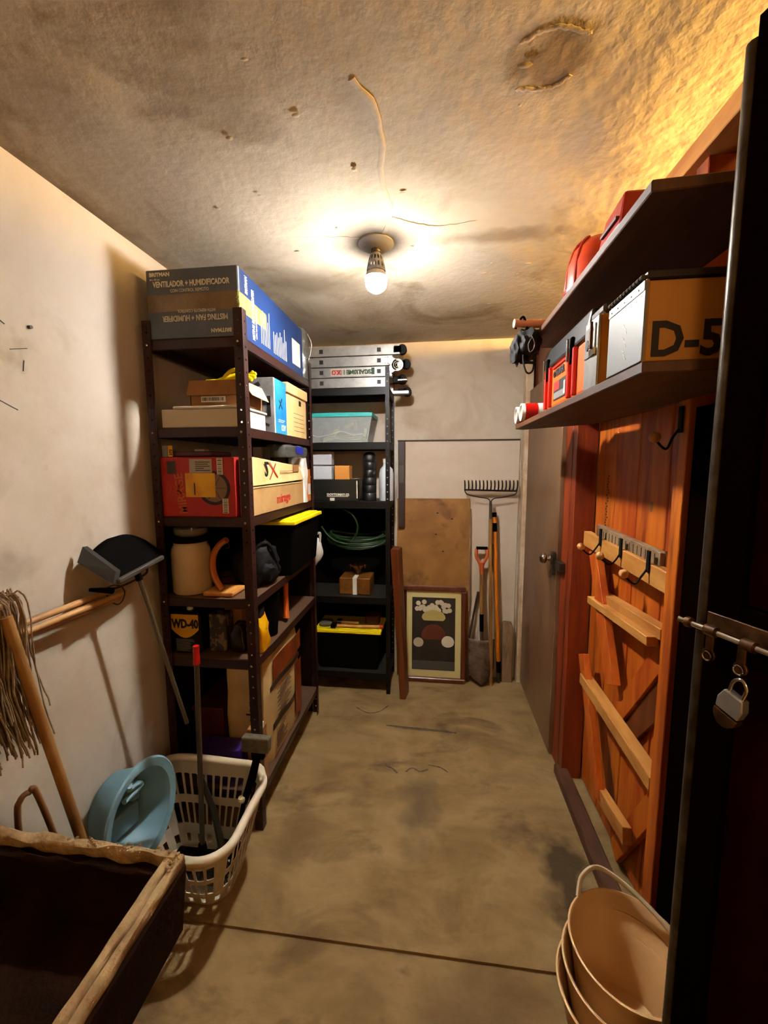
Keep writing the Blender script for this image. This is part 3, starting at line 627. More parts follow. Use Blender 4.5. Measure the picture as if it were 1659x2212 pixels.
# ---- fourth shelf
o = thing('plastic_jar', 'large cream plastic jar with black lid on the fourth brown shelf', 'jar', (-1.012, 1.565, .997))
G().lathe([(.070, 0), (.076, .008), (.077, .16), (.074, .185), (.066, .198), (.064, .208), (.067, .212)], 36).build('body', CREAM, o, smooth=True)
G().lathe([(.066, .212), (.068, .214), (.068, .232), (.064, .235)], 36).build('lid', BLACK, o, smooth=True)
o = thing('glass_dish', 'flat clear glass dish resting on the black lid of the jar', 'dish', (-1.008, 1.565, 1.233))
G().lathe([(.050, 0), (.064, .012), (.066, .034), (.063, .034), (.060, .014), (.0, .006)], 32, cap1=False).build('dish', mat('smoky_glass', (176, 172, 162), .1, alpha=.5), o, smooth=True)
o = thing('banana_stand', 'orange wooden banana stand with a curved arm beside the cream jar', 'stand', (-.868, 1.55, .997))
g = G(); g.box(-.06, .07, -.055, .06, 0, .018); g.build('base', WOODY, o, bevel=.006, seg=2)
P = bez([(.0, -.01, .016), (-.025, -.01, .06), (-.036, -.01, .11), (-.028, -.01, .165), (.0, -.01, .205), (.03, -.01, .225)], 24)
g = G(); g.tube(P, .016, 8, flat=.8); g.build('arm', mat('varnished_wood', (206, 128, 48), .45, col2=(176, 96, 30), scale=8), o, smooth=True)
G().tube(bez([(.028, -.01, .222), (.04, -.01, .205), (.035, -.01, .19), (.025, -.01, .192)], 12), .0016, 6).build('hook', STEEL, o)
o = thing('leather_belt', 'coiled brown leather belt lying behind the banana stand', 'belt', (-.955, 1.72, .998))
g = G(); g.tube([(.05*(1+.12*t)*math.cos(t*2*PI), .05*(1+.12*t)*math.sin(t*2*PI), .014+.003*math.sin(t*9)) for t in [k/22 for k in range(55)]], .011, 6, flat=1); g.build('strap', mat('brown_leather', (96, 50, 26), .4), o)
o = thing('backpack', 'black fabric backpack slumped on the fourth brown shelf', 'backpack')
blob(o, 'body', FABRIC, (-.80, 1.70, 1.09), (.10, .095, .105), .3, 8, 4, flatz=.998)
blob(o, 'front_pocket', FABRIC, (-.735, 1.70, 1.06), (.045, .07, .06), .3, 8, 6, flatz=1.0)
G().tube(bez([(-.76, 1.64, 1.17), (-.72, 1.66, 1.19), (-.70, 1.70, 1.12), (-.70, 1.72, 1.04)], 14), .008, 6).build('shoulder_strap', FABRIC, o)

# ---- fifth shelf
o = thing('oil_can', 'black gallon can with a yellow shield label on the fifth brown shelf', 'can', (-1.018, 1.545, .744))
cbox(o, 'body', mat('black_can', (20, 17, 20), .5, spec=.2), -.064, .064, -.042, .045, 0, .178, .012)
G().lathe([(.013, .178), (.013, .190), (.011, .196)], 14).build('cap', WHITE, o)
g = G(); yy = -.0425; g.prism([(-.060, yy, .170), (-.060, yy, .106)]+[(-.060+.120*k/12, yy, .106-.036*math.sin(PI*k/12)) for k in range(1, 12)]+[(.060, yy, .106), (.060, yy, .170)], (0, -.0006, 0)); g.build('shield', mat('shield_yellow', (236, 180, 20), .5), o)
text('WD-40', .050, INK, o, (-.056, yy-.0014, .114), (1, 0, 0), (0, 0, 1), sx=.74, bold=.0024)
lines_y(o, mat('grey_ink', (130, 124, 120), .6), -.042, .042, .012, .066, yy, 12)
o = thing('patterned_carton', 'dark carton with a mottled floral print right of the black can', 'box')
cbox(o, 'carton', mat('mottled_print', (58, 40, 26), .6, col2=(140, 118, 88), scale=30, lo=.5, hi=.56), -.935, -.86, 1.54, 1.60, .744, .905)
o = thing('brown_carton', 'brown carton half hidden behind the mottled one on the fifth shelf', 'box')
cbox(o, 'carton', CARDD, -.92, -.84, 1.64, 1.74, .744, .90)
o = thing('dark_pouch', 'dark glossy pouch between the mottled carton and the brown post', 'bag')
boxy_blob(o, 'pouch', mat('dark_film', (46, 34, 24), .25), -.85, -.78, 1.54, 1.60, .744, .86, .008, 22, 3, top=.5)
o = thing('foil_bag', 'bright yellow foil bag on the fifth brown shelf behind the post', 'bag')
boxy_blob(o, 'bag', YELB, -.775, -.702, 1.54, 1.625, .745, .895, .007, 24, 8, top=.6)
boxy_blob(o, 'twisted_top', FABRIC, -.76, -.715, 1.555, 1.61, .889, .925, .006, 24, 2)
lines_x(o, INK, 1.56, 1.60, .82, .84, -.7035, 2)
o = thing('dark_bin', 'small black bin standing on the fifth brown shelf', 'bin', (-.765, 1.74, .744))
G().lathe([(.045, 0), (.056, .19), (.059, .192), (.054, .192), (.043, .01), (.0, .01)], 24, cap1=False).build('body', BLACK, o, smooth=True)
o = thing('wooden_handle', 'short orange wooden handle leaning on the fifth brown shelf', 'handle')
G().tube([(-.735, 1.90, .760), (-.745, 1.93, .86), (-.75, 1.94, .95)], [.016, .012, .016], 10).build('grip', WOODO, o, smooth=True)

# ---- bottom shelf
o = thing('feed_sack', 'tall printed tan and brown paper sack on the bottom brown shelf', 'bag')
g = boxy_blob(o, 'sack', KRAFT, -.93, -.716, 1.60, 2.05, .172, .675, .006, 9, 3)
def sackband(name, m, y0, y1, z0, z1, x=-.7185):
    g = G(); g.surf(lambda u, v: Vector((x+.0045+.006*math.sin(PI*(lerp(y0, y1, u)-1.60)/.45), lerp(y0, y1, u), lerp(z0, z1, v)+.006*math.sin(6*u))), 16, 4); return g.build(name, m, o, solid=.001)
sackband('brown_print', BAGBR, 1.66, 2.03, .56, .655); sackband('dark_band', BAGDK, 1.62, 2.0, .522, .545, -.7175); sackband('dark_band', BAGDK, 1.64, 1.93, .33, .36, -.7175); sackband('brown_print', BAGBR, 1.93, 2.03, .21, .50)
g = G(); random.seed(5)
for k in range(14):
    z = .50-k*.0105; g.box(-.708, -.7065, 1.69+.03*(k % 2), 1.72+random.uniform(.06, .15), z, z+.0022)
g.build('print_lines', BAGDK, o)
g = G()
for k in range(9):
    z = .31-k*.0105; g.box(-.7095, -.708, 1.67, 1.67+random.uniform(.08, .14), z, z+.0022)
g.build('print_lines', BAGDK, o)
text('patolar', .075, BAGDK, o, (-.765, 1.597, .30), (0, 0, 1), (-1, 0, 0), sx=.9, bold=.001)
o = thing('flat_carton', 'narrow upright brown carton behind the brown post at floor level', 'box')
cbox(o, 'carton', CARDD, -.775, -.712, 1.512, 1.572, .172, .42)
o = thing('white_tag', 'tiny white tag hanging near the tan sack', 'tag'); G().box(-.712, -.706, 1.52, 1.535, .425, .45).jitter(.002).build('tag', WHITE, o)
o = thing('dark_red_crate', 'dark red crate deep on the bottom brown shelf', 'crate')
g = G(); x0, x1, y0, y1, z0, z1 = -.985, -.80, 1.75-.14, 1.95, .30, .50
x0, x1 = -1.08, -.94; cbox(o, 'body', DRED, x0, x1, 1.62, 2.0, .172, .42); cbox(o, 'rim', DRED, x0-.006, x1+.004, 1.615, 2.005, .42, .435)
o = thing('purple_bag', 'dark purple bag slumped on the bottom brown shelf', 'bag'); boxy_blob(o, 'bag', PURPLE, -1.0, -.80, 1.49, 1.58, .172, .33, .008, 14, 6)

# ================================================================ BLACK SHELVING CONTENT
o = thing('folding_ladder', 'folded aluminium multi-position ladder lying on top of the black shelving', 'ladder')
zz = 2.004
for k in range(4):
    z0 = zz+k*.064; xr = -.268 if k in (1, 2) else (-.22 if k == 3 else -.285)
    for y0 in (2.575, 2.815):
        rl = G().box(-1.05, xr, y0, y0+.022, z0, z0+.060).build('side_rail', ALU, o, bevel=.002)
        if y0 < 2.7:
            for x in (-.715, -.35):
                G().box(x-.012, x+.012, y0-.001, y0, z0+.018, z0+.043).build('rung_socket', INK, rl)
                g = G()
                for b in ((x-.015, x+.015, z0+.015, z0+.018), (x-.015, x+.015, z0+.043, z0+.046), (x-.015, x-.012, z0+.015, z0+.046), (x+.012, x+.015, z0+.015, z0+.046)): g.box(b[0], b[1], y0-.002, y0, b[2], b[3])
                g.build('socket_rim', ALU, rl)
    for x in (-.715, -.35): G().box(x-.013, x+.013, 2.60, 2.812, z0+.017, z0+.043).build('rung', ALU, o)
for (x, z) in ((-.30, zz+.064), (-.30, zz+.128), (-.285, zz+.064), (-.285, zz+.128)):
    for dz in (.012, .048): G().lathe([(.003, 0), (.003, .002)], 8, Matrix.Translation((x-.01, 2.574, z+dz)) @ Matrix.Rotation(PI/2, 4, 'X')).build('rivet', CHROME, o)
hg = G(); hg.lathe([(.036, 0), (.036, .012)], 28, Matrix.Translation((-.235, 2.572, 2.130)) @ Matrix.Rotation(PI/2, 4, 'X')); hg.bar((-.235, 2.566, 2.13), (-.285, 2.566, 2.165), .045, .012); hg.bar((-.235, 2.566, 2.13), (-.285, 2.566, 2.10), .045, .012); h_ = hg.build('hinge', ALU, o, bevel=.001)
for r in (.026, .014): G().lathe([(r, 0), (r, .002), (r-.005, .002), (r-.005, 0)], 24, Matrix.Translation((-.235, 2.5595, 2.130)) @ Matrix.Rotation(PI/2, 4, 'X'), cap0=False, cap1=False).build('hinge_ring', STEEL, h_)
for (x, z, l, y) in ((-.218, zz+.222, .030, 2.575), (-.205, zz+.155, .05, 2.66), (-.23, zz+.06, .05, 2.66), (-.20, zz-.01, .045, 2.70)):
    g = G(); g.box(x-.045, x+l*.3, y, y+.04, z-.022, z+.022); g.lathe([(.030, 0), (.030, .04)], 18, Matrix.Translation((x+l*.3, y+.04, z)) @ Matrix.Rotation(PI/2, 4, 'X')); g.build('rubber_foot', BLACKM, o, bevel=.003)
G().box(-.27, -.17, 2.64, 2.74, 1.972, 1.990).build('end_bracket', ALU, o, bevel=.002)
G().box(-.235, -.18, 2.60, 2.66, 2.045, 2.052).build('end_plate', ALU, o)
g = G(); decal_y(o, 'warning_label', PAPER, -.655, -.375, 2.079, 2.118, 2.5748); lines_y(o, INK, -.65, -.40, 2.083, 2.114, 2.574, 40, vert=True, t=.0005)
decal_y(o, 'black_label', INK, -.398, -.378, 2.081, 2.121, 2.5735)
o2 = decal_y(o, 'maker_label', PAPER, -.652, -.376, 2.0185+.052, 2.0186+.052, 2.5748)
text('ESCALUME', .036, INKG, o, (-.382, 2.5725, 2.110), (-1, 0, 0), (.15, 0, -1), sx=1.0, bold=.0014)
text('X', .040, INKR, o, (-.592, 2.5722, 2.111), (-1, 0, 0), (.15, 0, -1), sx=1.0, bold=.002)
G().lathe([(.015, 0), (.015, .001), (.008, .001), (.008, 0)], 20, Matrix.Translation((-.636, 2.5742, 2.098)) @ Matrix.Rotation(PI/2, 4, 'X'), cap0=False, cap1=False).build('ring_logo', INKR, o)

o = thing('clear_tote', 'clear plastic tote with a teal lid full of cables on the black shelving', 'storage box')
x0, x1, y0, y1, z0, z1 = -.83, -.40, 2.58, 2.83, 1.667, 1.825
g = G()
for P in (((x0+.015, y0+.015), (x1-.03, y0+.015), (x0, y0), (x1, y0)), ((x1-.03, y0+.015), (x1-.03, y1-.015), (x1, y0), (x1, y1)), ((x0+.015, y1-.015), (x1-.03, y1-.015), (x0, y1), (x1, y1)), ((x0+.015, y0+.015), (x0+.015, y1-.015), (x0, y0), (x0, y1))):
    g.bm.faces.new([g.bm.verts.new(q) for q in ((*P[0], z0+.002), (*P[1], z0+.002), (*P[3], z1), (*P[2], z1))])
g.bm.faces.new([g.bm.verts.new(q) for q in ((x0+.015, y0+.015, z0+.002), (x1-.03, y0+.015, z0+.002), (x1-.03, y1-.015, z0+.002), (x0+.015, y1-.015, z0+.002))])
g.build('body', CLEAR, o, solid=.002)
g = G(); g.box(x0-.006, x1+.006, y0-.006, y1+.006, z1+.0015, z1+.026); g.box(x0+.02, x1-.02, y0+.02, y1-.02, z1+.026, z1+.032); g.build('lid', TEAL, o, bevel=.004, seg=2)
o = thing('white_cable', 'white cable waving inside the clear tote', 'cable'); G().tube(bez([(-.80, 2.61, 1.72), (-.75, 2.605, 1.705), (-.66, 2.605, 1.722), (-.60, 2.605, 1.738), (-.53, 2.605, 1.718), (-.46, 2.61, 1.722)], 40), .0035, 6).build('cable', WHITE, o, smooth=True)
random.seed(11)
gm = [mat('grey_bag_content', (150, 150, 140), .4), mat('pale_yellow_content', (196, 190, 110), .5), mat('dark_content', (60, 58, 54), .6), mat('beige_content', (190, 176, 140), .5)]
for k, (nm, lab, cat, x, z, m_) in enumerate((('bagged_part', 'greyish bagged part at the left inside the clear teal-lidded tote', 'part', -.76, 1.765, 0), ('bagged_part', 'greyish bagged part near the middle top inside the clear tote', 'part', -.66, 1.775, 0),
        ('plastic_clip', 'pale yellow clip under the lid inside the clear tote', 'clip', -.57, 1.785, 1), ('plastic_clip', 'pale yellow clip lying left of centre inside the clear tote', 'clip', -.66, 1.74, 1),
        ('dark_adapter', 'dark adapter low at the left inside the clear tote', 'adapter', -.74, 1.712, 2), ('folded_leaflet', 'beige folded leaflet standing at the right end inside the clear tote', 'leaflet', -.46, 1.73, 3), ('folded_leaflet', 'white folded leaflet high near the right end inside the clear tote', 'leaflet', -.53, 1.785, 3))):
    o = thing(nm, lab, cat, (x, 2.70, z))
    Rr = Matrix.Rotation(.5-k*.4, 4, 'Y') @ Matrix.Rotation(.3*k-1, 4, 'Z')
    G().box(-.035, .035, -.014, .014, -.012, .012, M=Rr).jitter(.004, 30).build('piece', gm[m_], o, bevel=.003)
g0 = thing('coiled_cables', 'pale cables coiled on the bottom of the clear tote', 'cable')
for k in range(4): G().tube(bez([(-.72, 2.60+.004*k, 1.675+.008*k), (-.64, 2.60, 1.690+.006*k), (-.56, 2.602, 1.68+.01*k), (-.47, 2.60, 1.672+.01*k)], 16), .003, 6).build('cable_strand', gm[3], g0)
# third black shelf
o = thing('product_carton', 'long black carton with white print on the third black shelf', 'box')
cbox(o, 'carton', mat('black_card', (34, 36, 30), .4), -.82, -.488, 2.575, 2.76, 1.292, 1.428)
text('DOYTOMAY-22', .020, INKW, o, (-.695, 2.5738, 1.327), (1, 0, 0), (0, 0, 1), sx=1.05, bold=.001); G().box(-.695, -.555, 2.5738, 2.5745, 1.320, 1.3235).build('underline', INKW, o)
decal_y(o, 'white_edge', WHITE, -.500, -.493, 1.31, 1.424, 2.575); decal_y(o, 'white_sticker', PAPER, -.675, -.645, 1.294, 1.312, 2.5742)
for z, lab in ((1.430, 'lower pale grey carton stacked on the black carton'), (1.524, 'upper pale grey carton stacked on the black carton')):
    o = thing('grey_carton', lab, 'box'); cbox(o, 'carton', mat('pale_grey_card', (206, 210, 214), .5), -.80, -.668, 2.60, 2.68, z, z+.088)
o = thing('cardboard_cube', 'small orange-brown cardboard cube on the black carton', 'box'); cbox(o, 'carton', mat('ochre_card', (222, 160, 76), .8), -.648, -.55, 2.60, 2.69, 1.4295, 1.52)
o = thing('black_canister', 'tall black ribbed canister with rounded top on the black shelving', 'canister', (-.424, 2.64, 1.292))
pr = [(.042, 0), (.044, .006)]
for k in range(5): z = .05+k*.05; pr += [(.044, z-.004), (.041, z), (.044, z+.004)]
pr += [(.044, .27), (.040, .295), (.030, .31), (.012, .316)]
G().lathe(pr, 28).build('body', mat('ribbed_black', (34, 35, 36), .4), o, smooth=True)
o = thing('white_bottle', 'white plastic jug behind the punched post of the black shelving', 'bottle', (-.315, 2.65, 1.292))
G().lathe([(.044, 0), (.047, .006), (.047, .175), (.040, .205), (.022, .225), (.020, .245)], 26).build('body', mat('pale_grey_plastic', (214, 220, 224), .35), o, smooth=True); G().lathe([(.023, .245), (.023, .27), (.02, .272)], 20).build('cap', WHITE, o, smooth=True)
# hose
o = thing('garden_hose', 'dark green garden hose coiled in the black shelving', 'hose'); g = G(); random.seed(4)
pts = []
for k in range(6*18):
    t = k/18; a = t*2*PI; j = int(t)
    pts.append((-.515+(.20+.012*math.sin(j*2.1))*math.cos(a), 2.69+.09*math.sin(a), 1.0+.012*(j-2.5)+.05*(math.cos(a)**2)*(.6+.3*math.sin(j*1.7))+(.012 if j % 2 else -.01)*math.sin(a)))
g.tube(pts, .0085, 8); g.build('coil', GREEN, o, smooth=True)
G().tube(bez([(-.60, 2.60, 1.238), (-.535, 2.60, 1.20), (-.50, 2.60, 1.13), (-.515, 2.60, 1.06), (-.56, 2.605, 1.00)], 26), .0075, 8).build('loose_loop', GREEN, o, smooth=True)
G().tube(bez([(-.745, 2.60, 1.12), (-.70, 2.60, 1.06), (-.64, 2.60, 1.02), (-.57, 2.60, 1.005)], 20), .0075, 8).build('loose_end', GREEN, o, smooth=True)
g = G()
for x in (-.70, -.33): g.tube(bez([(x, 2.69, 1.235), (x-.012, 2.69, 1.12), (x, 2.69, 1.0), (x+.01, 2.69, 1.12), (x, 2.69, 1.235)], 16), .0015, 5)
g.build('hanging_cord', BLACK, o)
o = thing('white_jug', 'white plastic jug hanging left in the black shelving', 'jug', (-.80, 2.60, .86))
blob(o, 'body', WHITE, (.0, 0, .10), (.062, .035, .095), .12, 5, 3); G().tube(bez([(.0, -.03, .19), (.05, -.02, .22), (.045, -.01, .15)], 12), .008, 7).build('handle', WHITE, o, smooth=True)
G().lathe([(.015, .185), (.015, .23)], 14).build('neck', WHITE, o); G().tube([(0, 0, .225), (0, 0, .385)], .001, 4).build('cord', BLACK, o)
o = thing('gift_box', 'gold wrapped gift box with a white ribbon and bronze bow', 'gift box', (-.52, 2.69, .662))
cbox(o, 'box', GOLD, -.11, .10, -.09, .09, 0, .112, .004); cbox(o, 'ribbon', WHITE, -.018, .010, -.0915, .0915, -.0, .1135, .0)
g = G()
for k in range(10):
    a = k*2*PI/10+.2; e = Vector((.055*math.cos(a), .045*math.sin(a), .045)); g.surf(lambda u, v, e=e, a=a: Vector((0, 0, .114))+e*math.sin(u*PI*.55)*1.1+Vector((-math.sin(a), math.cos(a), 0))*(v-.5)*.024*(1-u*.6)+Vector((0, 0, .03*math.sin(u*PI))), 5, 1)
g.build('bow', BRONZE, o, solid=.0008)
tote('storage_tote', 'black storage tote with a yellow lid on the lowest black shelf', -.80, -.345, 2.57, 2.835, .142, .40, BLACK, YEL, .022)
o = thing('hammer', 'hammer with a pale wooden handle lying on the yellow lid', 'hammer', (0, 0, 0))
G().tube([(-.65, 2.60, .442), (-.50, 2.60, .441), (-.36, 2.61, .442)], [.011, .010, .012], 10).build('handle', WOODY, o, smooth=True); G().box(-.69, -.655, 2.575, 2.63, .430, .456).build('head', BLACK, o, bevel=.004); G().tube([(-.358, 2.61, .442), (-.335, 2.612, .442)], .013, 10).build('end_grip', ORDARK, o)
o = thing('hammer', 'hammer with a short brown handle behind the pale one on the yellow lid', 'hammer')
G().tube([(-.63, 2.66, .445), (-.51, 2.66, .447)], [.013, .014], 10).build('handle', WOODB, o, smooth=True); G().box(-.665, -.63, 2.63, 2.69, .430, .46).build('head', STEEL, o, bevel=.004)
o = thing('red_pouch', 'dark red tool pouch lying at the right of the yellow lid', 'pouch'); boxy_blob(o, 'pouch', DRED, -.47, -.37, 2.66, 2.76, .430, .49, .006, 20, 4)
o = thing('grey_rag', 'grey rag lying on the left of the yellow lid', 'rag'); boxy_blob(o, 'rag', mat('grey_cloth', (110, 100, 84), .9), -.78, -.70, 2.60, 2.70, .430, .45, .006, 20, 4)

# ================================================================ BACK WALL THINGS
o = thing('dark_strip', 'tall dark wooden strip with a label beside the black shelving', 'wood strip'); cbox(o, 'strip', mat('dark_wood', (66, 42, 30), .5), -.252, -.206, 2.815, 2.830, 1.084, 1.685); decal_y(o, 'label', mat('label_grey', (96, 88, 76), .6), -.246, -.214, 1.40, 1.52, 2.815)
o = thing('aluminium_profile', 'thin upright aluminium profile behind the black shelving post', 'profile'); cbox(o, 'profile', ALU, -.278, -.262, 2.862, 2.869, 1.27, 1.67, .0)
def lean(name, m, root, x0, x1, yb, yt, z0, z1, th, bevel=.002):
    return G().quadbox([Vector(p) for p in ((x0, yb, z0), (x1, yb, z0), (x1, yb+th, z0), (x0, yb+th, z0), (x0, yt, z1), (x1, yt, z1), (x1, yt+th, z1), (x0, yt+th, z1))]).build(name, m, root, bevel=bevel)
o = thing('brown_board', 'large brown hardboard sheet leaning on the back wall behind the picture', 'board'); lean('sheet', WOODB, o, -.262, .242, 2.81, 2.846, .002, 1.29, .008)
G().quadbox([Vector(p) for p in ((.240, 2.818, .5), (.252, 2.818, .5), (.252, 2.828, .5), (.240, 2.828, .5), (.240, 2.838, 1.22), (.250, 2.838, 1.22), (.250, 2.846, 1.22), (.240, 2.846, 1.22))]).build('splintered_edge', WOODG, o)
for (x, z) in ((.02, 1.19), (.01, 1.04), (.06, .92), (.12, 1.15)): G().lathe([(.005, 0), (.005, .0015)], 8, Matrix.Translation((x, 2.815+.027*z/1.29, z)) @ Matrix.Rotation(PI/2, 4, 'X'), sx=1.6).build('knot', INK, o)
# framed print (plain stand-in still life)
o = thing('framed_picture', 'framed print with cream mat leaning on the brown board', 'picture')
YB0, YT0 = 2.755, 2.80
def fy(z): return lerp(YB0, YT0, z/.685)
def fr(name, m, x0, x1, z0, z1, off, th, par=o, bevel=0): return G().quadbox([Vector(p) for p in ((x0, fy(z0)+off-th, z0), (x1, fy(z0)+off-th, z0), (x1, fy(z0)+off, z0), (x0, fy(z0)+off, z0), (x0, fy(z1)+off-th, z1), (x1, fy(z1)+off-th, z1), (x1, fy(z1)+off, z1), (x0, fy(z1)+off, z1))]).build(name, m, par, bevel=bevel)
for b in ((-.222, .222, .002, .034), (-.222, .222, .650, .685), (-.222, -.19, .035, .649), (.19, .222, .035, .649)): fr('frame_bar', WOODM, *b, 0, .028, bevel=.006)
fr('mat_board', mat('cream_mat', (224, 208, 150), .7), -.19, .19, .034, .650, -.006, .003)
pr_ = fr('print', mat('dark_print', (62, 44, 28), .6, col2=(40, 32, 26), scale=6), -.150, .150, .085, .600, -.009, .002)
fr('print_band', mat('grey_print', (92, 88, 78), .6), -.148, .148, .09, .15, -.011, .001, pr_)
def disc(name, m, x, z, r, k=1, sx=1, off=.012):
    M_ = Matrix.Translation((x, fy(z)-off, z)) @ Matrix.Rotation(PI/2, 4, 'X'); return G().lathe([(r, 0), (r*.9, .001*k)], 18, M_, sx=sx).build(name, m, pr_)
random.seed(8); FL = mat('ivory_print', (222, 210, 186), .6)
for k in range(26): disc('petal_spot', FL, -.115+.23*((k*.618) % 1), .505+.065*random.random(), .017, 1+.3*(k % 3), off=.012+.0008*(k % 4))
g_ = disc('yellow_area', mat('pale_yellow_print', (206, 190, 120), .6), 0, .46, .055, 1, 1.5, off=.0115)
disc('vase_print', mat('terracotta_print', (124, 62, 30), .6), 0, .33, .085, 1, 1, off=.0118); disc('vase_print', mat('olive_print', (74, 70, 40), .6), 0, .37, .03, 1, 1, off=.0135)
disc('bowl_print', FL, .100, .29, .044, 1, 1, off=.0126); disc('bowl_print', FL, -.105, .28, .036, 1, 1, off=.0126); disc('bowl_print', mat('dark_brown_print', (44, 28, 20), .6), 0, .19, .05, 1, 1.4, off=.0124)

o = thing('leaning_plank', 'narrow reddish plank leaning on the black shelving post', 'plank')
G().quadbox([Vector(p) for p in ((-.212, 2.50, 0), (-.176, 2.50, 0), (-.160, 2.60, 0), (-.198, 2.60, 0), (-.276, 2.52, .99), (-.225, 2.50, .995), (-.205, 2.56, 1.0), (-.262, 2.60, 1.0))]).build('plank', WOODM, o, bevel=.002)

o = thing('garden_rake', 'steel bow rake with wooden handle standing tines up in the corner', 'rake')
g = G(); g.bar((.196, 2.795, 1.355), (.545, 2.795, 1.347), .012, .010); g.build('head', mat('dark_steel', (64, 44, 34), .5, .5), o, bevel=.002)
for k in range(15):
    x = .20+k*.0243; G().tube(bez([(x, 2.795, 1.352), (x, 2.775, 1.375), (x-.002, 2.762, 1.40), (x-.004, 2.765, 1.42)], 6), [.0052]*6+[.003], 6).build('tine', _m['dark_steel'], o, smooth=True)
for s_ in (-1, 1): G().tube(bez([(.372, 2.79, 1.27), (.372+s_*.02, 2.79, 1.296), (.372+s_*.09, 2.79, 1.308), (.372+s_*.155, 2.79, 1.325), (.372+s_*.172, 2.795, 1.352)], 24), .0038, 8).build('bow_arm', _m['dark_steel'], o, smooth=True)
G().tube([(.372, 2.79, 1.275), (.374, 2.788, 1.16)], [.009, .011], 12).build('ferrule', STEEL, o, smooth=True)
G().tube([(.374, 2.788, 1.16), (.385, 2.76, .6), (.398, 2.735, .005)], [.0125, .014, .013], 12).build('handle', HANDLE, o, smooth=True)
o = thing('spade', 'round point spade with an orange D grip left of the rake handle', 'shovel')
P = bez([(.288, 2.79, .955), (.286, 2.79, .90), (.305, 2.788, .86), (.32, 2.787, .82)], 12)
G().tube(P, .008, 8, flat=1.3).build('grip_arm', SALMON, o, smooth=True); G().tube([(2*.3215-p.x, p.y, p.z) for p in P], .008, 8, flat=1.3).build('grip_arm', SALMON, o, smooth=True)
G().tube([(.284, 2.79, .958), (.359, 2.79, .958)], .011, 12).build('grip_bar', BLACK, o, smooth=True); G().tube([(.321, 2.787, .86), (.322, 2.787, .78)], [.02, .014], 12).build('grip_socket', SALMON, o, smooth=True)
G().tube([(.322, 2.787, .79), (.328, 2.772, .48)], .0125, 12).build('shaft', HANDLE, o, smooth=True); G().tube([(.328, 2.772, .50), (.330, 2.765, .38)], .0145, 12).build('collar', BLACK, o, smooth=True); G().tube([(.330, 2.766, .39), (.331, 2.745, .25)], [.014, .010], 12).build('socket', RUSTY, o, smooth=True)
def blade(u, v):
    w = .090*(1 if v < .55 else math.sqrt(max(0, 1-((v-.55)/.45)**2))); x = (u*2-1)*w; z = lerp(.325, .02, v)
    return Vector((.328+x, lerp(2.752, 2.715, v)-.018*(1-(u*2-1)**2)+.02*abs(u*2-1)**2, z))
g = G(); g.surf(blade, 14, 16); g.build('blade', RUSTY, o, smooth=True, solid=.0022)
o = thing('amber_handle_tool', 'long amber fibreglass handled tool with black bands behind the rake handle', 'tool')
G().tube([(.402, 2.815, 1.19), (.43, 2.80, .6), (.452, 2.785, .14)], .0135, 12).build('handle', AMBER, o, smooth=True)
for z0, z1 in ((1.17, 1.20), (1.07, 1.13), (.08, .16)):
    q = lambda z: (.402+(1.19-z)/1.05*.05, 2.815-(1.19-z)/1.05*.03, z)
    G().tube([q(z0), q(z1)], .0155, 12).build('black_band', BLACK, o, smooth=True)
G().tube([(.452, 2.785, .09), (.455, 2.783, .004)], [.014, .012], 12).build('tip', STEEL, o)
G().tube([(.388, 2.782, .99), (.392, 2.78, .78)], .006, 8).build('hanging_cord', BLACK, o)
o = thing('dark_stick', 'thin dark stick slanting between the picture and the spade', 'stick'); G().tube([(.308, 2.83, .64), (.248, 2.80, .30), (.243, 2.77, .004)], .008, 8).build('stick', mat('dark_stick', (74, 44, 26), .6), o, smooth=True)
o = thing('timber_offcut', 'short upright timber offcut with chamfered top by the corner', 'timber')
G().prism([(.478, 2.795, 0), (.548, 2.795, 0), (.548, 2.795, .39), (.538, 2.795, .43), (.488, 2.795, .435), (.478, 2.795, .42)], (0, .045, 0)).build('block', WOODG, o, bevel=.002)

# ================================================================ RIGHT SHELVES
def wallshelf(label, pts, z, th=.02):
    o = thing('wall_shelf', label, 'shelf'); G().prism([(x, y, z-th) for x, y in pts], (0, 0, th)).build('board', WOODS, o, bevel=.002); return o
s1 = wallshelf('lower long wooden shelf on the right partition carrying the toolbox', ((.36, .792), (.622, .77), (.622, 1.75), (.40, 1.97), (.36, 1.94)), 1.70)
s2 = wallshelf('upper long wooden shelf on the right partition under the ceiling glow', ((.36, .80), (.622, .785), (.622, 1.77), (.36, 1.74)), 2.0)
o = thing('toolbox', 'orange plastic toolbox with black lid and two latches on the lower shelf', 'toolbox')
x0, x1, y0, y1, z0 = .368, .60, 1.112, 1.515, 1.701
G().box(x0+.006, x1, y0, y1, z0, 1.835, ).build('body', ORANGE, o, bevel=.01, seg=2)
G().box(x0, x1, y0-.004, y1+.004, 1.836, 1.905, tx=.012).build('lid', mat('toolbox_black', (52, 54, 54), .4), o, bevel=.008, seg=2)
for y in (1.19, 1.235, 1.425, 1.475): G().box(x0-.004, x0+.008, y-.007, y+.007, z0+.006, 1.834).build('rib', ORDARK, o, bevel=.002)
G().box(x0+.001, x0+.008, 1.25, 1.405, 1.822, 1.828).build('rib', ORDARK, o)
for y in (1.212, 1.452):
    lt_ = G().box(x0-.005, x0+.004, y-.008, y+.008, 1.795, 1.865).build('latch', BLACK, o, bevel=.002); G().tube([(x0-.012, y, 1.80), (x0-.012, y, 1.86)], .0035, 8).build('latch_pin', CHROME, lt_)
text('TRUPER', .028, INK, o, (x0+.004, 1.375, 1.795), (0, -1, 0), (0, 0, 1), sx=.85, bold=.0014)
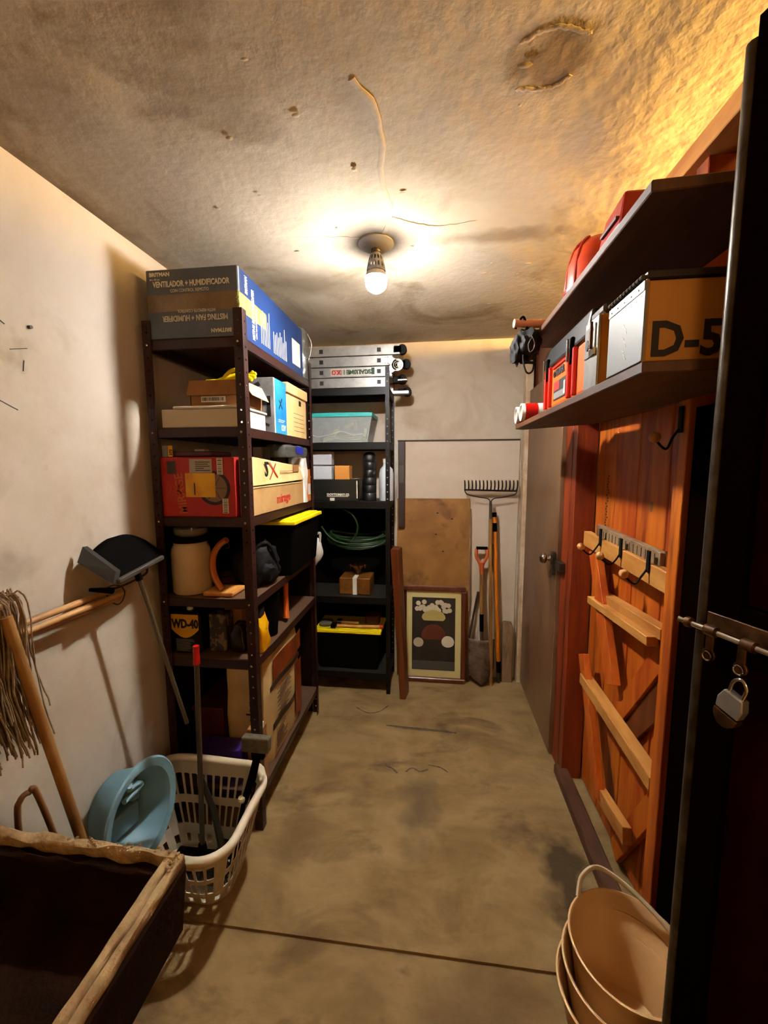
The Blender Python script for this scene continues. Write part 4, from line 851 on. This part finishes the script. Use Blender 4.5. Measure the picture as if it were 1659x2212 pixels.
G().lathe([(.010, 0), (.010, .002), (.005, .002), (.005, 0)], 16, Matrix.Translation((x0+.0055, 1.39, 1.804)) @ Matrix.Rotation(-PI/2, 4, 'Y'), cap0=False, cap1=False).build('round_logo', INK, o)
lb = G().box(x0+.004, x0+.006, 1.265, 1.39, 1.722, 1.778).build('label', mat('dark_label', (70, 66, 62), .5), o)
G().box(x0+.003, x0+.004, 1.33, 1.385, 1.75, 1.775).build('label_red', INKR, lb); G().box(x0+.003, x0+.004, 1.27, 1.385, 1.725, 1.744).build('label_grey', GREYC, lb); G().box(x0+.002, x0+.003, 1.268, 1.282, 1.728, 1.765).build('label_white', PAPER, lb)
o = thing('small_case', 'small silver and tan case with a round lock beside the orange toolbox', 'case')
cbox(o, 'body', TANW, .372, .58, 1.022, 1.102, 1.701, 1.862, .003); G().box(.366, .3715, 1.022, 1.104, 1.702, 1.860).build('front_plate', ALU, o, bevel=.001)
cbox(o, 'lid', mat('brown_case_lid', (70, 52, 40), .5), .375, .58, 1.02, 1.10, 1.863, 1.885, .006)
lp = G().box(.363, .3655, 1.055, 1.098, 1.775, 1.845).build('lock_plate', GREYC, o, bevel=.004); G().lathe([(.009, 0), (.009, .002)], 16, Matrix.Translation((.363, 1.078, 1.805)) @ Matrix.Rotation(-PI/2, 4, 'Y'), sx=1.4).build('lock_hole', INK, lp)
G().tube([(.358, 1.045, 1.79), (.358, 1.045, 1.85)], .004, 8).build('clasp', RUST, o); G().box(.360, .3655, 1.03, 1.06, 1.775, 1.79).build('clasp_foot', CHROME, o)
o = thing('marked_case', 'tan wooden case with aluminium side lettered D-55 on the lower shelf', 'case')
cbox(o, 'body', TANW, .366, .60, .800, .945, 1.701, 1.838, .002); G().box(.360, .3655, .798, .948, 1.702, 1.838).build('side_plate', mat('dull_aluminium', (150, 150, 148), .5, .3), o, bevel=.001)
G().box(.362, .60, .796, .948, 1.839, 1.853).build('lid', mat('dark_case_lid', (52, 34, 24), .5), o, bevel=.002)
g = G()
for k in range(11): g.tube([(.3585, .805+k*.013, 1.846), (.3585, .814+k*.013, 1.846)], .0042, 8)
g.build('piano_hinge', STEEL, o); G().box(.3585, .360, .80, .946, 1.822, 1.838).build('hinge_leaf', ALU, o)
for k in range(5): G().lathe([(.0018, 0), (.0018, .001)], 6, Matrix.Translation((.3585, .82+k*.028, 1.829)) @ Matrix.Rotation(-PI/2, 4, 'Y')).build('screw', INK, o)
G().box(.361, .366, .7985, .7998, 1.701, 1.84).build('brass_edge', mat('brass_edge', (236, 160, 40), .3, .6), o)
random.seed(9)
for k in range(9): G().bar((.3598, .86+.006*(k % 3)+random.uniform(-.003, .003), 1.72+.008*k), (.3598, .866+.006*(k % 3), 1.725+.008*k), .0015, .0008).build('scratch', WHITE, o)
text('D-55', .082, mat('dark_brown_ink', (34, 16, 8), .6), o, (.372, .7992, 1.711), (1, 0, 0), (0, 0, 1), sx=.93, bold=.0022)
o = thing('red_case', 'red plastic case with chamfered edges on the upper shelf', 'case')
G().quadbox([Vector(p) for p in ((.365, .935, 2.001), (.50, .935, 2.001), (.50, 1.05, 2.001), (.365, 1.05, 2.001), (.375, .945, 2.072), (.49, .945, 2.072), (.49, 1.04, 2.062), (.375, 1.04, 2.062))]).build('case', RED, o, bevel=.006, seg=2)
G().box(.362, .368, .95, 1.03, 2.02, 2.026).build('seam', DRED, o)
o = thing('hard_hat', 'orange rounded helmet shell on the upper shelf behind the red case', 'helmet', (.443, 1.28, 2.001))
G().lathe([(.078, 0), (.079, .02), (.076, .07), (.062, .112), (.036, .138), (.004, .145)], 28, sy=1.1).build('shell', mat('helmet_orange', (244, 92, 28), .4), o, smooth=True); G().lathe([(.082, .001), (.083, .010), (.078, .014)], 28, sy=1.1).build('brim', RED, o, smooth=True)
for a in (-.5, 0, .5): G().tube([(-.0785*math.cos(t)**.6*math.cos(a), 1.1*.0785*math.cos(t)**.6*math.sin(a), .143*math.sin(t)+.004) for t in [k*PI/2.3/9 for k in range(10)]], .004, 6).build('ridge', RED, o, smooth=True)
for y, lab in ((1.90, 'red and white pipe coupling at the far end of the lower shelf'), (1.795, 'red and white pipe coupling between its twin and the toolbox')):
    o = thing('pipe_coupling', lab, 'pipe', (.352, y, 1.738)); Rx = Matrix.Rotation(PI/2, 4, 'Y')
    G().lathe([(.030, .0), (.036, .0), (.036, .12), (.030, .12), (.030, .0)], 28, Rx, cap0=False, cap1=False).build('tube', WHITE, o, smooth=True)
    G().lathe([(.0368, .014), (.0372, .014), (.0372, .062), (.0368, .062)], 28, Rx, cap0=False, cap1=False).build('red_band', RED, o, smooth=True); G().lathe([(.029, .008), (.029, .009)], 24, Rx).build('end_disc', OFFW, o)
o = thing('dowel', 'pale round wooden dowel jutting out over the upper shelf edge', 'dowel'); G().tube([(.272, 1.555, 2.018), (.60, 1.60, 2.016)], .0145, 16).build('rod', PINKW, o, smooth=True)
o = thing('black_harness', 'black fabric bag with straps hanging from the dowel end', 'bag')
blob(o, 'bag', FABRIC, (.318, 1.555, 1.945), (.040, .045, .058), .35, 8, 5); blob(o, 'bag_flap', FABRIC, (.285, 1.56, 1.925), (.022, .035, .05), .4, 8, 9); blob(o, 'bag_side', FABRIC, (.345, 1.60, 1.955), (.03, .05, .05), .3, 8, 12)
G().tube(bez([(.30, 1.52, 1.90), (.305, 1.52, 1.86), (.318, 1.52, 1.838), (.335, 1.52, 1.85), (.337, 1.52, 1.90)], 20), .006, 6, flat=.5).build('strap', FABRIC, o); G().bar((.305, 1.519, 1.875), (.345, 1.519, 1.872), .009, .003).build('strap', FABRIC, o)
G().tube(bez([(.325, 1.503, 1.955), (.312, 1.5, 1.93), (.318, 1.5, 1.905), (.33, 1.5, 1.915), (.332, 1.5, 1.935), (.322, 1.503, 1.96)], 20), .0015, 5).build('grey_cord', GREYC, o)
G().tube(bez([(.278, 1.56, 2.0), (.30, 1.545, 2.036), (.32, 1.56, 2.0)], 10), .004, 6).build('hanging_loop', BLACK, o)

# ---- hooks
def hook(label, x, y, z, ball, flip=0):
    o = thing('coat_hook', label, 'hook', (x, y, z), group=None)
    G().box(-.006, .0, -.008, .008, -.055, .012).build('back_plate', BLACKM, o, bevel=.001)
    bx, by, bz = ball
    G().tube(bez([(-.006, 0, -.045), (-.02, 0, -.068), (bx*.55, by*.6, bz-.026), (bx, by, bz)], 16), .0032, 8).build('arm', BLACKM, o, smooth=True)
    G().lathe([(.002, -.014), (.011, -.010), (.0145, 0), (.011, .010), (.002, .014)], 16, Matrix.Translation((bx, by, bz+.004))).build('wooden_ball', mat('ball_wood', (226, 168, 104), .45), o, smooth=True)
hook('black hook with wooden ball, farthest on the hook rail', .640, 1.645, 1.262, (-.07, .01, -.065))
hook('black hook with wooden ball, middle one on the hook rail', .640, 1.47, 1.256, (-.07, .0, -.055))
hook('black hook with wooden ball, nearest on the hook rail', .640, 1.285, 1.252, (-.07, .0, -.065))
hook('single black hook with wooden ball high on the near stud', .624, 1.145, 1.655, (-.062, .0, -.07))

# ================================================================ LEFT FOREGROUND
# poles on the wall
for k, (dz, dx, lab) in enumerate(((0.016, 0, 'bamboo pole along the left wall, uppermost of three tied poles'), (0, .022, 'bamboo pole along the left wall, middle of three tied poles'), (-.016, .004, 'bamboo pole along the left wall, lowest of three tied poles'))):
    o = thing('bamboo_pole', lab, 'pole', group='three bamboo poles tied along the left wall'); g = G()
    P = [Vector((-1.085+dx, lerp(.35, 1.262-.01*k, t), 1.085+dz+.008*(1-t))) for t in [j/30 for j in range(31)]]
    g.tube(P, [.0098 if j % 6 else .0112 for j in range(31)], 10); g.build('cane', BAMBOO, o, smooth=True)
o = thing('wire_tie', 'dark wire tie and nail holding the bamboo poles to the wall', 'wire')
g = G(); g.tube([(-1.078+.034*math.cos(a), 1.225+.006*math.sin(2*a), 1.085+.034*math.sin(a)) for a in [k*2*PI/20 for k in range(20)]], .0022, 6, closed=True); g.tube(bez([(-1.05, 1.17, 1.118), (-1.04, 1.25, 1.122), (-1.05, 1.34, 1.128), (-1.09, 1.40, 1.13)], 16), .004, 6); g.build('wire', mat('rusty_wire', (60, 38, 24), .6), o)
G().tube([(-1.12, 1.17, 1.118), (-1.04, 1.17, 1.118)], [.006, .011], 10).build('nail', BLACK, o)
# dustpan
o = thing('dustpan', 'black dustpan with long grey handle hanging upside down on the left wall', 'dustpan')
def pan(u, v):
    y = lerp(1.145, 1.41, u); bulge = math.sin(PI*min(1, u*1.0))
    return Vector((lerp(-1.095, -1.00, v), y+(-.03*(1-v) if u < .5 else .0), 1.165+.12*v*0+.115*(1-v)*(.55+.45*bulge)+.02*(u-.5)))
g = G(); g.surf(pan, 14, 8); g.build('pan', BLACK, o, smooth=True, solid=.003)
G().quadbox([Vector(p) for p in ((-1.098, 1.105, 1.225), (-1.0, 1.13, 1.15), (-.992, 1.145, 1.15), (-1.09, 1.12, 1.225), (-1.098, 1.13, 1.272), (-1.0, 1.145, 1.19), (-.992, 1.16, 1.19), (-1.09, 1.145, 1.272))]).build('side_wall', mat('dusty_black', (62, 56, 46), .8), o, bevel=.003)
G().quadbox([Vector(p) for p in ((-1.0, 1.14, 1.148), (-.985, 1.14, 1.148), (-.985, 1.36, 1.18), (-1.0, 1.36, 1.18), (-1.0, 1.14, 1.166), (-.985, 1.14, 1.166), (-.985, 1.36, 1.195), (-1.0, 1.36, 1.195))]).build('lip', mat('dusty_black2', (76, 68, 54), .7), o, bevel=.003)
G().tube([(-1.0, 1.235, 1.16), (-.995, 1.24, 1.135)], .011, 12).build('socket', BLACK, o, smooth=True)
G().tube([(-.995, 1.24, 1.135), (-.955, 1.385, .52)], .0075, 10).build('handle', mat('grey_handle', (120, 108, 84), .4, .3), o, smooth=True); G().tube([(-.955, 1.385, .52), (-.95, 1.40, .46)], .009, 10).build('end_cap', BLACK, o)
# mop
o = thing('string_mop', 'wooden string mop standing head up against the left wall', 'mop')
G().tube([(-.985, .795, 1.175), (-.965, .90, .54), (-.95, .985, .02)], .0125, 12).build('handle', HANDLE, o, smooth=True)
G().bar((-1.01, .70, 1.20), (-1.008, .825, 1.195), .022, .022).build('head_bar', CREAM, o, bevel=.006, seg=2)
g = G(); random.seed(12)
for k in range(210):
    y0 = random.uniform(.69, .838); x0 = -1.012+random.uniform(-.015, .012); L = random.uniform(.24, .38); s_ = random.choice((-1, -1, 1)); yo = (y0-.765)*.35
    P = [(x0, y0, 1.195+random.uniform(0, .02)), (x0+s_*.014, y0+yo*.3, 1.212+random.uniform(-.01, .012)), (x0+s_*.024, y0+yo*.6+.004, 1.17), (x0+s_*.022, y0+yo*.9+random.uniform(-.01, .012), 1.17-L*.5), (x0+s_*.02+random.uniform(-.01, .01), y0+yo+random.uniform(-.012, .02)+.02, 1.17-L)]
    g.tube([p+noise.noise_vector(p*60)*.004 for p in bez(P, 20)], .0019, 5)
tag(g.build('yarn', STRING, o, smooth=True), kind='stuff')
# bent stick
o = thing('bent_cane', 'bent wooden cane peeking over the concrete sink by the wall', 'cane')
G().tube(bez([(-1.075, .835, .30), (-1.07, .838, .60), (-1.065, .845, .655), (-1.055, .862, .665), (-1.045, .875, .64), (-1.02, .93, .30)], 40), .0075, 8).build('cane', mat('brown_cane', (140, 98, 52), .5), o, smooth=True)
# basket
def rrect(t, x0, x1, y0, y1, r):
    # perimeter point 0..1
    w_, h_ = x1-x0-2*r, y1-y0-2*r; q = PI*r/2; segs = [w_, q, h_, q, w_, q, h_, q]; T = sum(segs); s_ = (t % 1)*T
    c = [((x0+r, y0), (1, 0)), ((x1-r, y0+r), -PI/2), ((x1, y0+r), (0, 1)), ((x1-r, y1-r), 0), ((x1-r, y1), (-1, 0)), ((x0+r, y1-r), PI/2), ((x0, y1-r), (0, -1)), ((x0+r, y0+r), PI)]
    for i, L in enumerate(segs):
        if s_ <= L or i == 7:
            if i % 2 == 0: return (c[i][0][0]+c[i][1][0]*s_, c[i][0][1]+c[i][1][1]*s_)
            a = c[i][1]+s_/r; return (c[i][0][0]+r*math.cos(a), c[i][0][1]+r*math.sin(a))
        s_ -= L
bk = thing('laundry_basket', 'white plastic laundry basket with slotted sides on the floor by the sink', 'basket')
ZR = .325
def bask(u, v):
    k = 1-v; p = rrect(u, -1.10+.07*k, -.625-.09*k, 1.02+.15*k, 1.41-.04*k, .10-.03*k)
    back = max(0, math.sin((u-.42)*2*PI*1.6)) if .42 < u < .72 else 0
    return Vector((p[0], p[1], v*(ZR+.0+.02*(1 if 0.45 < u < .75 else 0)*v)))
U = [k/44 for k in range(45)]; VV = [0, .06, .16, .22, .27, .53, .58, .88, 1]
g = G(); g.perf(bask, U, VV, lambda i, j: (j in (4, 6)) and not (i % 11 == 10) or (j == 1 and i % 2 == 0), 'slot', (.0085, .122))
bo = g.build('body', mat('basket_plastic', (214, 204, 182), .45), bk, solid=.0025)
g = G(); P = [bask(k/88, 1)+Vector((0, 0, .004+.006*math.sin(k/88*4*PI)**2)) for k in range(88)]; g.tube(P, .0145, 10, closed=True, flat=.9); g.build('rim', mat('rim_plastic', (232, 220, 192), .4), bk, smooth=True)
G().prism([(*rrect(k/40, -1.028, -.718, 1.172, 1.368, .07), .002) for k in range(40)], (0, 0, .003)).build('bottom', _m['basket_plastic'], bk)
# tub
o = thing('wash_tub', 'light blue oval plastic tub tipped on its side in the laundry basket', 'tub')
ax = Vector((.97, -.12, .0)).normalized(); a1 = (Vector((0, 0, 1))-ax*ax.z).normalized(); a2 = ax.cross(a1)
c0 = Vector((-.955, 1.13, .368))
MT = Matrix(((a1.x, a2.x, ax.x, c0.x), (a1.y, a2.y, ax.y, c0.y), (a1.z, a2.z, ax.z, c0.z), (0, 0, 0, 1)))
G().lathe([(.0, -.135), (.085, -.135), (.098, -.125), (.128, -.01), (.150, -.006), (.153, -.010), (.155, -.002), (.150, .003), (.126, -.002), (.118, -.02), (.092, -.122), (.082, -.129), (.0, -.129)], 44, MT, sx=1.16, sy=.95, cap0=False, cap1=False).build('shell', BLUET, o, smooth=True)
g = G(); g.prism([MT @ Vector(p) for p in ((-.10, -.058, -.128), (-.02, -.062, -.128), (-.01, .064, -.128), (-.09, .058, -.128))], ax*.05); g.build('seat_step', BLUET, o, bevel=.012, seg=3)
g = G(); g.prism([MT @ Vector(p) for p in ((-.02, -.072, -.128), (.06, -.068, -.128), (.055, -.03, -.128), (-.015, -.034, -.128))], ax*.045); g.build('side_step', BLUET, o, bevel=.012, seg=3)
g = G(); g.tube([MT @ Vector(p) for p in bez([(.135, .045, .0), (.112, .035, -.012), (.105, .0, -.014), (.085, -.01, -.018), (.09, .06, -.01)], 20)], .009, 8); g.build('moulded_clip', BLUET, o, smooth=True)
# broom in basket
o = thing('broom', 'dark broom with a red-tipped handle standing in the laundry basket', 'broom')
G().tube([(-.825, 1.24, .105), (-.812, 1.25, .84)], .0088, 12).build('handle', mat('grey_brown_tube', (84, 72, 54), .4), o, smooth=True); G().tube([(-.812, 1.25, .84), (-.811, 1.251, .905)], [.0115, .0105], 12).build('red_grip', RED, o, smooth=True)
G().box(-.93, -.735, 1.215, 1.265, .085, .118).build('head', BLACK, o, bevel=.008, seg=2)
g = G(); random.seed(2)
for k in range(160):
    x = -.925+.185*(k % 40)/39; y = 1.222+.012*(k//40); b = Vector((x+random.uniform(-.003, .003), y-.012*(1-(k//40)), .135)); g.tube([(x, y, .08), (x+(x+.83)*.1, y+(y-1.24)*.4, .02)], .0016, 4)
tag(g.build('bristles', BLACKM, o), kind='stuff')
g = G()
for k in range(34): x = -.928+.19*k/33; g.box(x, x+.0025, 1.208, 1.214, .088, .116)
tag(g.build('comb_ribs', mat('dusty_grey', (70, 66, 54), .8), o), kind='stuff')
G().tube([(-.825, 1.24, .10), (-.825, 1.24, .16)], [.02, .013], 12).build('socket', BLACK, o, smooth=True)
o = thing('hand_brush', 'dark brush with a short handle crossing the broom in the basket', 'brush')
G().tube([(-.842, 1.275, .40), (-.80, 1.285, .25), (-.765, 1.27, .10)], [.010, .011, .013], 10).build('handle', mat('dark_grey_handle', (54, 52, 42), .5), o, smooth=True); G().box(-.80, -.72, 1.275, 1.33, .06, .10).build('head', BLACK, o, bevel=.008)
o = thing('floor_scrubber', 'grey felt scrubber head on a dark stem rising from the basket corner', 'scrubber')
G().quadbox([Vector(p) for p in ((-.712, 1.335, .455), (-.600, 1.325, .462), (-.602, 1.36, .458), (-.712, 1.37, .452), (-.708, 1.335, .515), (-.596, 1.325, .522), (-.598, 1.36, .518), (-.708, 1.37, .512))]).build('felt_head', mat('grey_felt', (122, 116, 92), .95, col2=(96, 90, 68), scale=30, bump=.5), o, bevel=.006, seg=2)
G().box(-.675, -.625, 1.34, 1.362, .425, .457).build('bracket', BLACK, o, bevel=.004); G().tube([(-.655, 1.35, .43), (-.668, 1.33, .36), (-.69, 1.30, .28)], [.014, .016, .012], 10).build('stem', BLACK, o, smooth=True); G().tube([(-.69, 1.30, .28), (-.745, 1.29, .03)], .009, 8).build('shaft', BLACK, o); G().lathe([(.012, -.008), (.014, 0), (.012, .008)], 12, Matrix.Translation((-.695, 1.295, .30))).build('knuckle', CREAM, o)
# sink
sk = thing('concrete_sink', 'old dark concrete wash sink with a broken pale rim, left foreground', 'sink')
zt = .698; xo, xi = -.518, -.556; yo, yi = .728, .692
g = G()
g.quadbox([Vector(p) for p in ((xi, .02, .52), (xo-.004, .02, .52), (xo-.012, yo-.01, .52), (xi, yo-.01, .52), (xi, .02, zt-.02), (xo+.004, .02, zt-.02), (xo, yo, zt-.02), (xi, yo, zt-.02))])
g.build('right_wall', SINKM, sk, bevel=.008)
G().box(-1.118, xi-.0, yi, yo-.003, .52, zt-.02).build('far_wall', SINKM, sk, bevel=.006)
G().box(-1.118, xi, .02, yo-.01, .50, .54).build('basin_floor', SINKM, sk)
g = G()
for k in range(7): y = .10+k*.052; g.bar((-1.11, y+.02, .60-.006*k), (xi-.002, y, .585-.006*k), .02, .018)
g.build('washboard_ridge', SINKM, sk, bevel=.006, seg=2)
G().quadbox([Vector(p) for p in ((-1.11, .03, .54), (xi, .03, .54), (xi, .50, .54), (-1.11, .50, .54), (-1.11, .03, .61), (xi, .03, .61), (xi, .48, .555), (-1.11, .48, .555))]).build('washboard', SINKM, sk)
def rimstrip(name, P0, P1, wd, th, m=RIM, amp=.004, seed=0):
    P0 = Vector(P0); P1 = Vector(P1); n_ = 60; d_ = (P1-P0).normalized(); s_ = Vector((0, 0, 1)).cross(d_)
    def f_(u, v):
        c = P0.lerp(P1, u); a = v*2*PI; off = noise.noise_vector(Vector((c.x*22+seed, c.y*22, a*.8)))*amp
        return c+s_*(wd/2)*max(-1, min(1, 1.35*math.cos(a)))+Vector((0, 0, (th/2)*max(-1, min(1, 1.35*math.sin(a)))))+off
    g = G(); R = [[g.bm.verts.new(f_(i/n_, j/12)) for j in range(12)] for i in range(n_+1)]
    for i in range(n_):
        for j in range(12): g.bm.faces.new((R[i][j], R[i][(j+1) % 12], R[i+1][(j+1) % 12], R[i+1][j]))
    g.bm.faces.new(R[0]); g.bm.faces.new(R[-1][::-1]); return g.build(name, m, sk, smooth=True)
rimstrip('rim_layer', (-.546, .02, zt-.012), (-.549, .715, zt-.008), .018, .024, seed=1, amp=.003); rimstrip('rim_layer', (-.526, .02, zt-.014), (-.529, .72, zt-.010), .016, .022, seed=4, amp=.003)
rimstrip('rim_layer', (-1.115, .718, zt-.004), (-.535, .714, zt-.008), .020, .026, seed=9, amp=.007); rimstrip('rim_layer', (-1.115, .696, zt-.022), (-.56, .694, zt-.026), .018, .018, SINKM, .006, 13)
g = G()
for k in range(60):
    a = random.random(); c = Vector((-.80+.27*a, .716+random.uniform(-.010, .008), zt+.007)) if k < 40 else Vector((-.54+random.uniform(-.012, .015), .68+.04*random.random(), zt+.003)); bmesh.ops.create_icosphere(g.bm, subdivisions=1, radius=random.uniform(.0015, .004), matrix=Matrix.Translation(c))
tag(g.build('loose_grit', RIM, sk), kind='stuff')
G().box(-1.118, -.86, .05, .62, 0, .50).build('pedestal', SINKM, sk)
# buckets
for k, (dx, dy, dz, lab) in enumerate(((0, 0, 0, 'inner cream plastic bucket, top one of the nested stack at lower right'), (-.010, -.012, -.030, 'second cream bucket in the nested stack at lower right'), (-.016, -.018, -.055, 'outermost cream bucket holding the nested stack at lower right'))):
    o = thing('bucket', lab, 'bucket', (.484+dx*.6, .938+dy*.6, .10-.04*k), group='nested cream buckets')
    o.rotation_euler = (.02*k, -.03*k, 0)
    hh = .25; r1 = .132+.0035*k; r0 = .10+.0035*k
    if k: hh = .25+dz*.0
    G().lathe([(.0, 0), (r0, 0), (r1, hh-.012+dz*.3), (r1+.005, hh-.008+dz*.3), (r1+.006, hh-.001+dz*.3), (r1+.002, hh+dz*.3), (r1-.003, hh-.006+dz*.3), (r0-.002, .004), (0, .004)], 48, cap0=False, cap1=False).build('shell', mat('bucket_plastic', (244, 206, 152), .5, col2=(236, 196, 140), scale=5), o, smooth=True)
    if k == 0:
        P = bez([(-.085, .105, .25), (-.068, .13, .285), (-.02, .15, .298), (.04, .12, .285), (.09, .07, .268), (.118, .03, .252)], 30)
        G().tube(P, .0058, 8, flat=1.4).build('handle', mat('cream_handle', (226, 208, 176), .4), o, smooth=True)
# floor marks: worn scuffs
fl = bpy.data.objects['floor']; random.seed(21)
def stain(pts, w_):
    g = G(); P = bez([(x, y, .0016) for x, y in pts], 16)
    for a, b in zip(P, P[1:]):
        s_ = Vector((0, 0, 1)).cross((b-a).normalized())*w_*random.uniform(.5, 1)
        g.bm.faces.new([g.bm.verts.new(q) for q in (a-s_, b-s_, b+s_, a+s_)])
    bmesh.ops.remove_doubles(g.bm, verts=g.bm.verts, dist=.0001); g.build('scuff', STAIN, fl)
stain([(-.27, 2.222), (-.1, 2.215), (.05, 2.205), (.135, 2.20)], .008)
stain([(-.24, 1.90), (-.20, 1.885), (-.17, 1.855)], .006); stain([(-.13, 1.87), (-.10, 1.90), (-.06, 1.88), (-.02, 1.90)], .006); stain([(-.02, 1.93), (.04, 1.92), (.08, 1.89)], .004)
stain([(-.48, 2.38), (-.40, 2.33), (-.33, 2.35), (-.28, 2.42)], .005)
